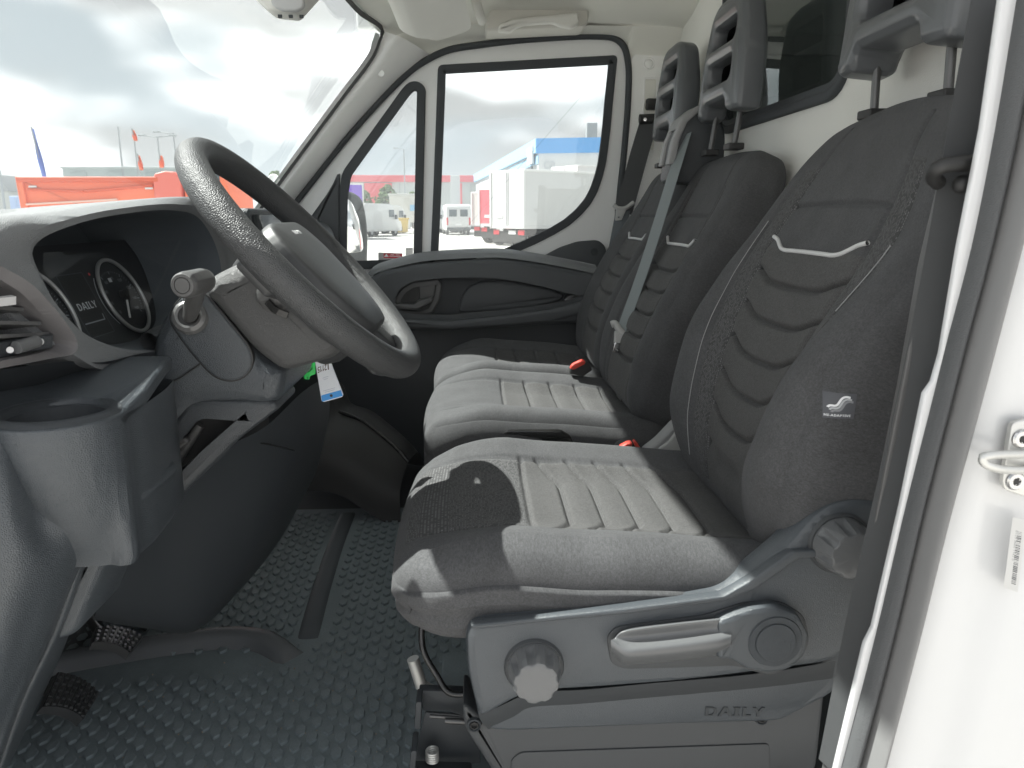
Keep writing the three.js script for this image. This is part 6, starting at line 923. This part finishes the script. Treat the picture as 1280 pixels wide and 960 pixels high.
{ const d = 78, t = thing('site_cabin', 'cream site cabin beyond the quarter light', 'cabin', [gx(506, d), GY, -d]); obj('wall', bb(2.9, 2.6, 2.4, 0, 2.2, -1), E.paleWall, t, L); obj('roof', bb(3.1, 0.2, 2.6, 0, 3.55, -1), C(0.5, 0.49, 0.46), t, L); obj('window', bb(0.6, 0.6, 0.04, 0.85, 2.3, 0.21), E.paleBlue, t, L);
  const u = thing('yellow_skip', 'dull yellow open skip below the cream cabin', 'skip', [gx(499, 70), GY, -70]); obj('hull', slab(roundPts([[-0.75, 0.1], [0.65, 0.1], [0.75, 1.3], [-0.75, 1.3]], 0.05), -1, 0.6, 0.03), E.yellow, u, L); obj('rim', bb(1.6, 0.1, 1.7, 0, 1.3, -0.2), E.yellow, u, L); }
// trees: trunk, limbs and a crown of leaf clumps
function tree(label, x, d, h, r, leafM, seed) {
  const rr = ((s) => () => { s = (s * 1664525 + 1013904223) >>> 0; return s / 4294967296; })(seed), t = thing('tree', label, 'tree', [x, GY, -d], undefined);
  obj('trunk', [rod([0, 0, 0], [0.05 * r, h * 0.55, 0], 0.16, 8, 0.08), ...[0, 1, 2, 3].map((k) => rod([0, h * (0.3 + 0.06 * k), 0], [Math.cos(k * 1.7) * r * 0.6, h * (0.55 + 0.07 * k), Math.sin(k * 1.7) * r * 0.6], 0.06, 6, 0.02))], E.bark, t, L);
  const gs = []; for (let k = 0; k < 420; k++) { const a = rr() * 6.283, u = rr(), q = Math.pow(rr(), 0.45), yy = h * (0.30 + 0.70 * u), w = r * Math.sin(Math.PI * (0.16 + 0.80 * u)) * (0.75 + 0.4 * vnoise(a * 2, u * 5, 64, seed)); const g = new THREE.IcosahedronGeometry((0.16 + 0.16 * rr()) * r * 0.55, 0); g.scale(1, 0.55, 1); g.rotateX(rr() * 3); g.rotateY(rr() * 3); g.translate(Math.cos(a) * w * q, yy, Math.sin(a) * w * q); gs.push(g); }
  obj('crown', gs, leafM, t, L); return t;
}
tree('small green tree left of the red wall panel', gx(457, 100), 100, 4.6, 1.2, E.leaf2, 5);
tree('taller dark green tree before the red wall panel', gx(485, 98), 98, 5.2, 1.6, E.leaf, 9);
tree('small green tree before the grey wall by the window divider', gx(516, 100), 100, 4.4, 1.4, E.leaf2, 13);
tree('lone green tree top left of the windscreen pillar', gx(347, 70), 70, 5.2, 1.6, E.leaf, 17);
{ // through the windscreen: tipper body, sheds, flags, lamps
  const d = 21, t = thing('tipper_truck', 'orange tipper body of a truck parked ahead of the windscreen', 'truck', [gx(130, d), GY, -d]);
  const P = (px, py, dd = d) => [gx(px, dd) - gx(130, d), 0.82 + (270 - py) / 983 * (dd + gx(px, dd) * 0.05) - GY];
  const rail = (a, b, th, z, m, name) => { const dx = b[0] - a[0], dy = b[1] - a[1], l = Math.hypot(dx, dy), g = new RoundedBoxGeometry(l, th, 0.16, 2, 0.03); g.rotateZ(Math.atan2(dy, dx)); g.translate((a[0] + b[0]) / 2, (a[1] + b[1]) / 2, z); obj(name, g, m, t, L); };
  obj('side_panel', slab(roundPts([P(34, 227), P(200, 226), P(200, 300), P(34, 300)], 0.03), -2.2, 0, 0.04), E.orange, t, L);
  rail(P(28, 226), P(204, 226), 0.13, 0.03, E.orangeDark, 'top_rail'); rail(P(36, 256), P(150, 250), 0.05, 0.03, C(0.75, 0.5, 0.42), 'stripe');
  rail(P(40, 238), P(110, 240), 0.06, 0.02, E.orangeDark, 'rib'); rail(P(110, 240), P(196, 233), 0.06, 0.02, E.orangeDark, 'rib');
  obj('corner_post', slab(roundPts([P(27, 222), P(35, 224), P(40, 300), P(31, 300)], 0.02), -2.2, 0.08, 0.02), E.orange, t, L);
  obj('headboard', slab(roundPts([P(197, 300), P(197, 226), P(200, 219), P(212, 216), P(224, 217), P(231, 226), P(231, 300)], 0.04), -2.1, 0.1, 0.04), C(0.72, 0.16, 0.12, 0.5), t, L);
  for (const [x, y] of [[46, 234.5], [190, 236.5]]) { const p = P(x, y); obj('reflector', bb(0.2, 0.05, 0.03, p[0], p[1], 0.03, 0.01), E.plate, t, L); }
  const cb = slab(roundPts([P(234, 213), P(280, 213), P(290, 240), P(292, 300), P(233, 300)], 0.06), -2.1, 0.05, 0.05); obj('cab', cb, E.orange, t, L);
  obj('cab_window', bb(0.7, 0.5, 0.04, P(262, 228)[0], P(262, 228)[1], 0.05), E.glass, t, L);
  wheelsOf(t, [[P(60, 270)[0], -0.3], [P(90, 270)[0] + 0.3, -0.3], [P(262, 270)[0], -0.3]], 0.48, 0.3);
  const s = thing('long_shed', 'long flat grey green shed behind the orange tipper', 'building', [gx(165, 60), GY, -60]); const ph = 0.82 + 57 / 983 * 60 - GY, w = gx(245, 60) - gx(85, 60);
  obj('wall', bb(w, ph, 8, 0, ph / 2, -4), E.greenGrey, s, L); for (const k of [-0.38, -0.1, 0.2, 0.42]) obj('cladding_panel', bb(w * 0.12, ph - 0.6, 0.1, w * k, ph / 2, 0.04), C(0.28, 0.33, 0.33), s, L); obj('roof_edge', bb(w + 0.2, 0.15, 8.2, 0, ph, -4), C(0.42, 0.46, 0.46), s, L);
  const hs = thing('grey_house', 'pale grey gabled house at the left edge of the windscreen', 'building', [gx(0, 50), GY, -50]);
  obj('wall', bb(3.2, 3.0, 6, -0.9, 1.5, -3), C(0.42, 0.43, 0.42), hs, L); obj('roof', slab(roundPts([[-2.8, 3.0], [0.85, 3.0], [0.1, 4.0], [-1.6, 4.4]], 0.05), -6, 0.1, 0.02), C(0.30, 0.31, 0.32), hs, L);
  const bx = thing('blue_container', 'small blue container beside the grey house', 'container', [gx(20, 45), GY, -45]); obj('hull', bb(0.5, 2.6, 2, 0, 1.3, -1), C(0.35, 0.45, 0.68), bx, L); obj('door_bar', bb(0.04, 2.4, 0.05, 0.1, 1.3, 0.02), C(0.4, 0.5, 0.7), bx, L);
}
function flag(label, px, y0, y1, d, m, lean, w, yb) {
  const x = gx(px, d), hy = (py) => 0.82 + (270 - py) / 983 * d - GY, t = thing('feather_flag', label, 'flag', [x, GY, -d]);
  obj('mast', tube([[0, 0, 0], [lean * 0.4 * -1, hy(y1), 0], [-lean, hy(y0) + 0.1, 0]], 0.04, 20, 8), E.pole, t, L);
  const rows = []; for (let j = 0; j <= 12; j++) { const s = j / 12, yy = hy(y1) + (hy(y0) - hy(y1)) * s, ww = w * (0.35 + 0.65 * Math.sin(Math.PI * Math.min(1, 0.12 + 0.8 * s))), x0 = -lean * (0.4 + 0.6 * s); rows.push([0, 1, 2, 3].map((k) => [x0 + ww * k / 3, yy, 0.12 * Math.sin(k * 1.8 + s * 4)])); }
  obj('cloth', [patch(rows, 2, 1), patch(rows.map((r) => r.map(([a, b, c]) => [a, b, c - 0.01])), 2, 1, true)], m, t, L);
}
flag('blue feather flag left above the orange tipper', 64, 169, 226, 40, C(0.10, 0.17, 0.55), 0.42, 0.22, 0);
flag('orange feather flag left of the other orange flag', 178, 170, 182, 44, E.orange, 0.1, 0.22, 0);
flag('orange feather flag low behind the tipper rail', 181, 199, 216, 43, E.orange, 0.06, 0.22, 0);
flag('orange feather flag nearest the steering wheel', 205, 199, 213, 42, E.orange, -0.06, 0.25, 0);
function lampPost(label, px, top, d, arms) { const h = 0.82 + (270 - top) / 983 * d - GY, t = thing('street_lamp', label, 'street lamp', [gx(px, d), GY, -d]); obj('pole', rod([0, 0, 0], [0, h, 0], 0.09, 10, 0.05), E.pole, t, L); for (const a of arms) { obj('arm', rod([0, h - 0.05, 0], [a, h + 0.08, 0], 0.035, 8), E.pole, t, L); obj('lantern', bb(0.5, 0.12, 0.25, a, h + 0.08, 0), E.pole, t, L); } }
lampPost('street lamp at the far left of the windscreen', 7, 173, 48, [-0.8]);
lampPost('street lamp with two arms behind the orange flags', 206, 177, 60, [-1.1, 1.1]);
lampPost('slim street lamp nearest the steering wheel rim', 226, 173, 60, [-1.2]);
lampPost('slim mast above the middle of the tipper', 159, 166, 60, []);
lampPost('street lamp beyond the quarter light', 507, 190, 90, [-0.9]);

scene.fog = new THREE.FogExp2(new THREE.Color(0.95, 0.97, 1.0), 0.0022);
scene.traverse((o) => { if (o.isMesh) { o.castShadow = o.receiveShadow = true; } });
renderer.render(scene, camera);
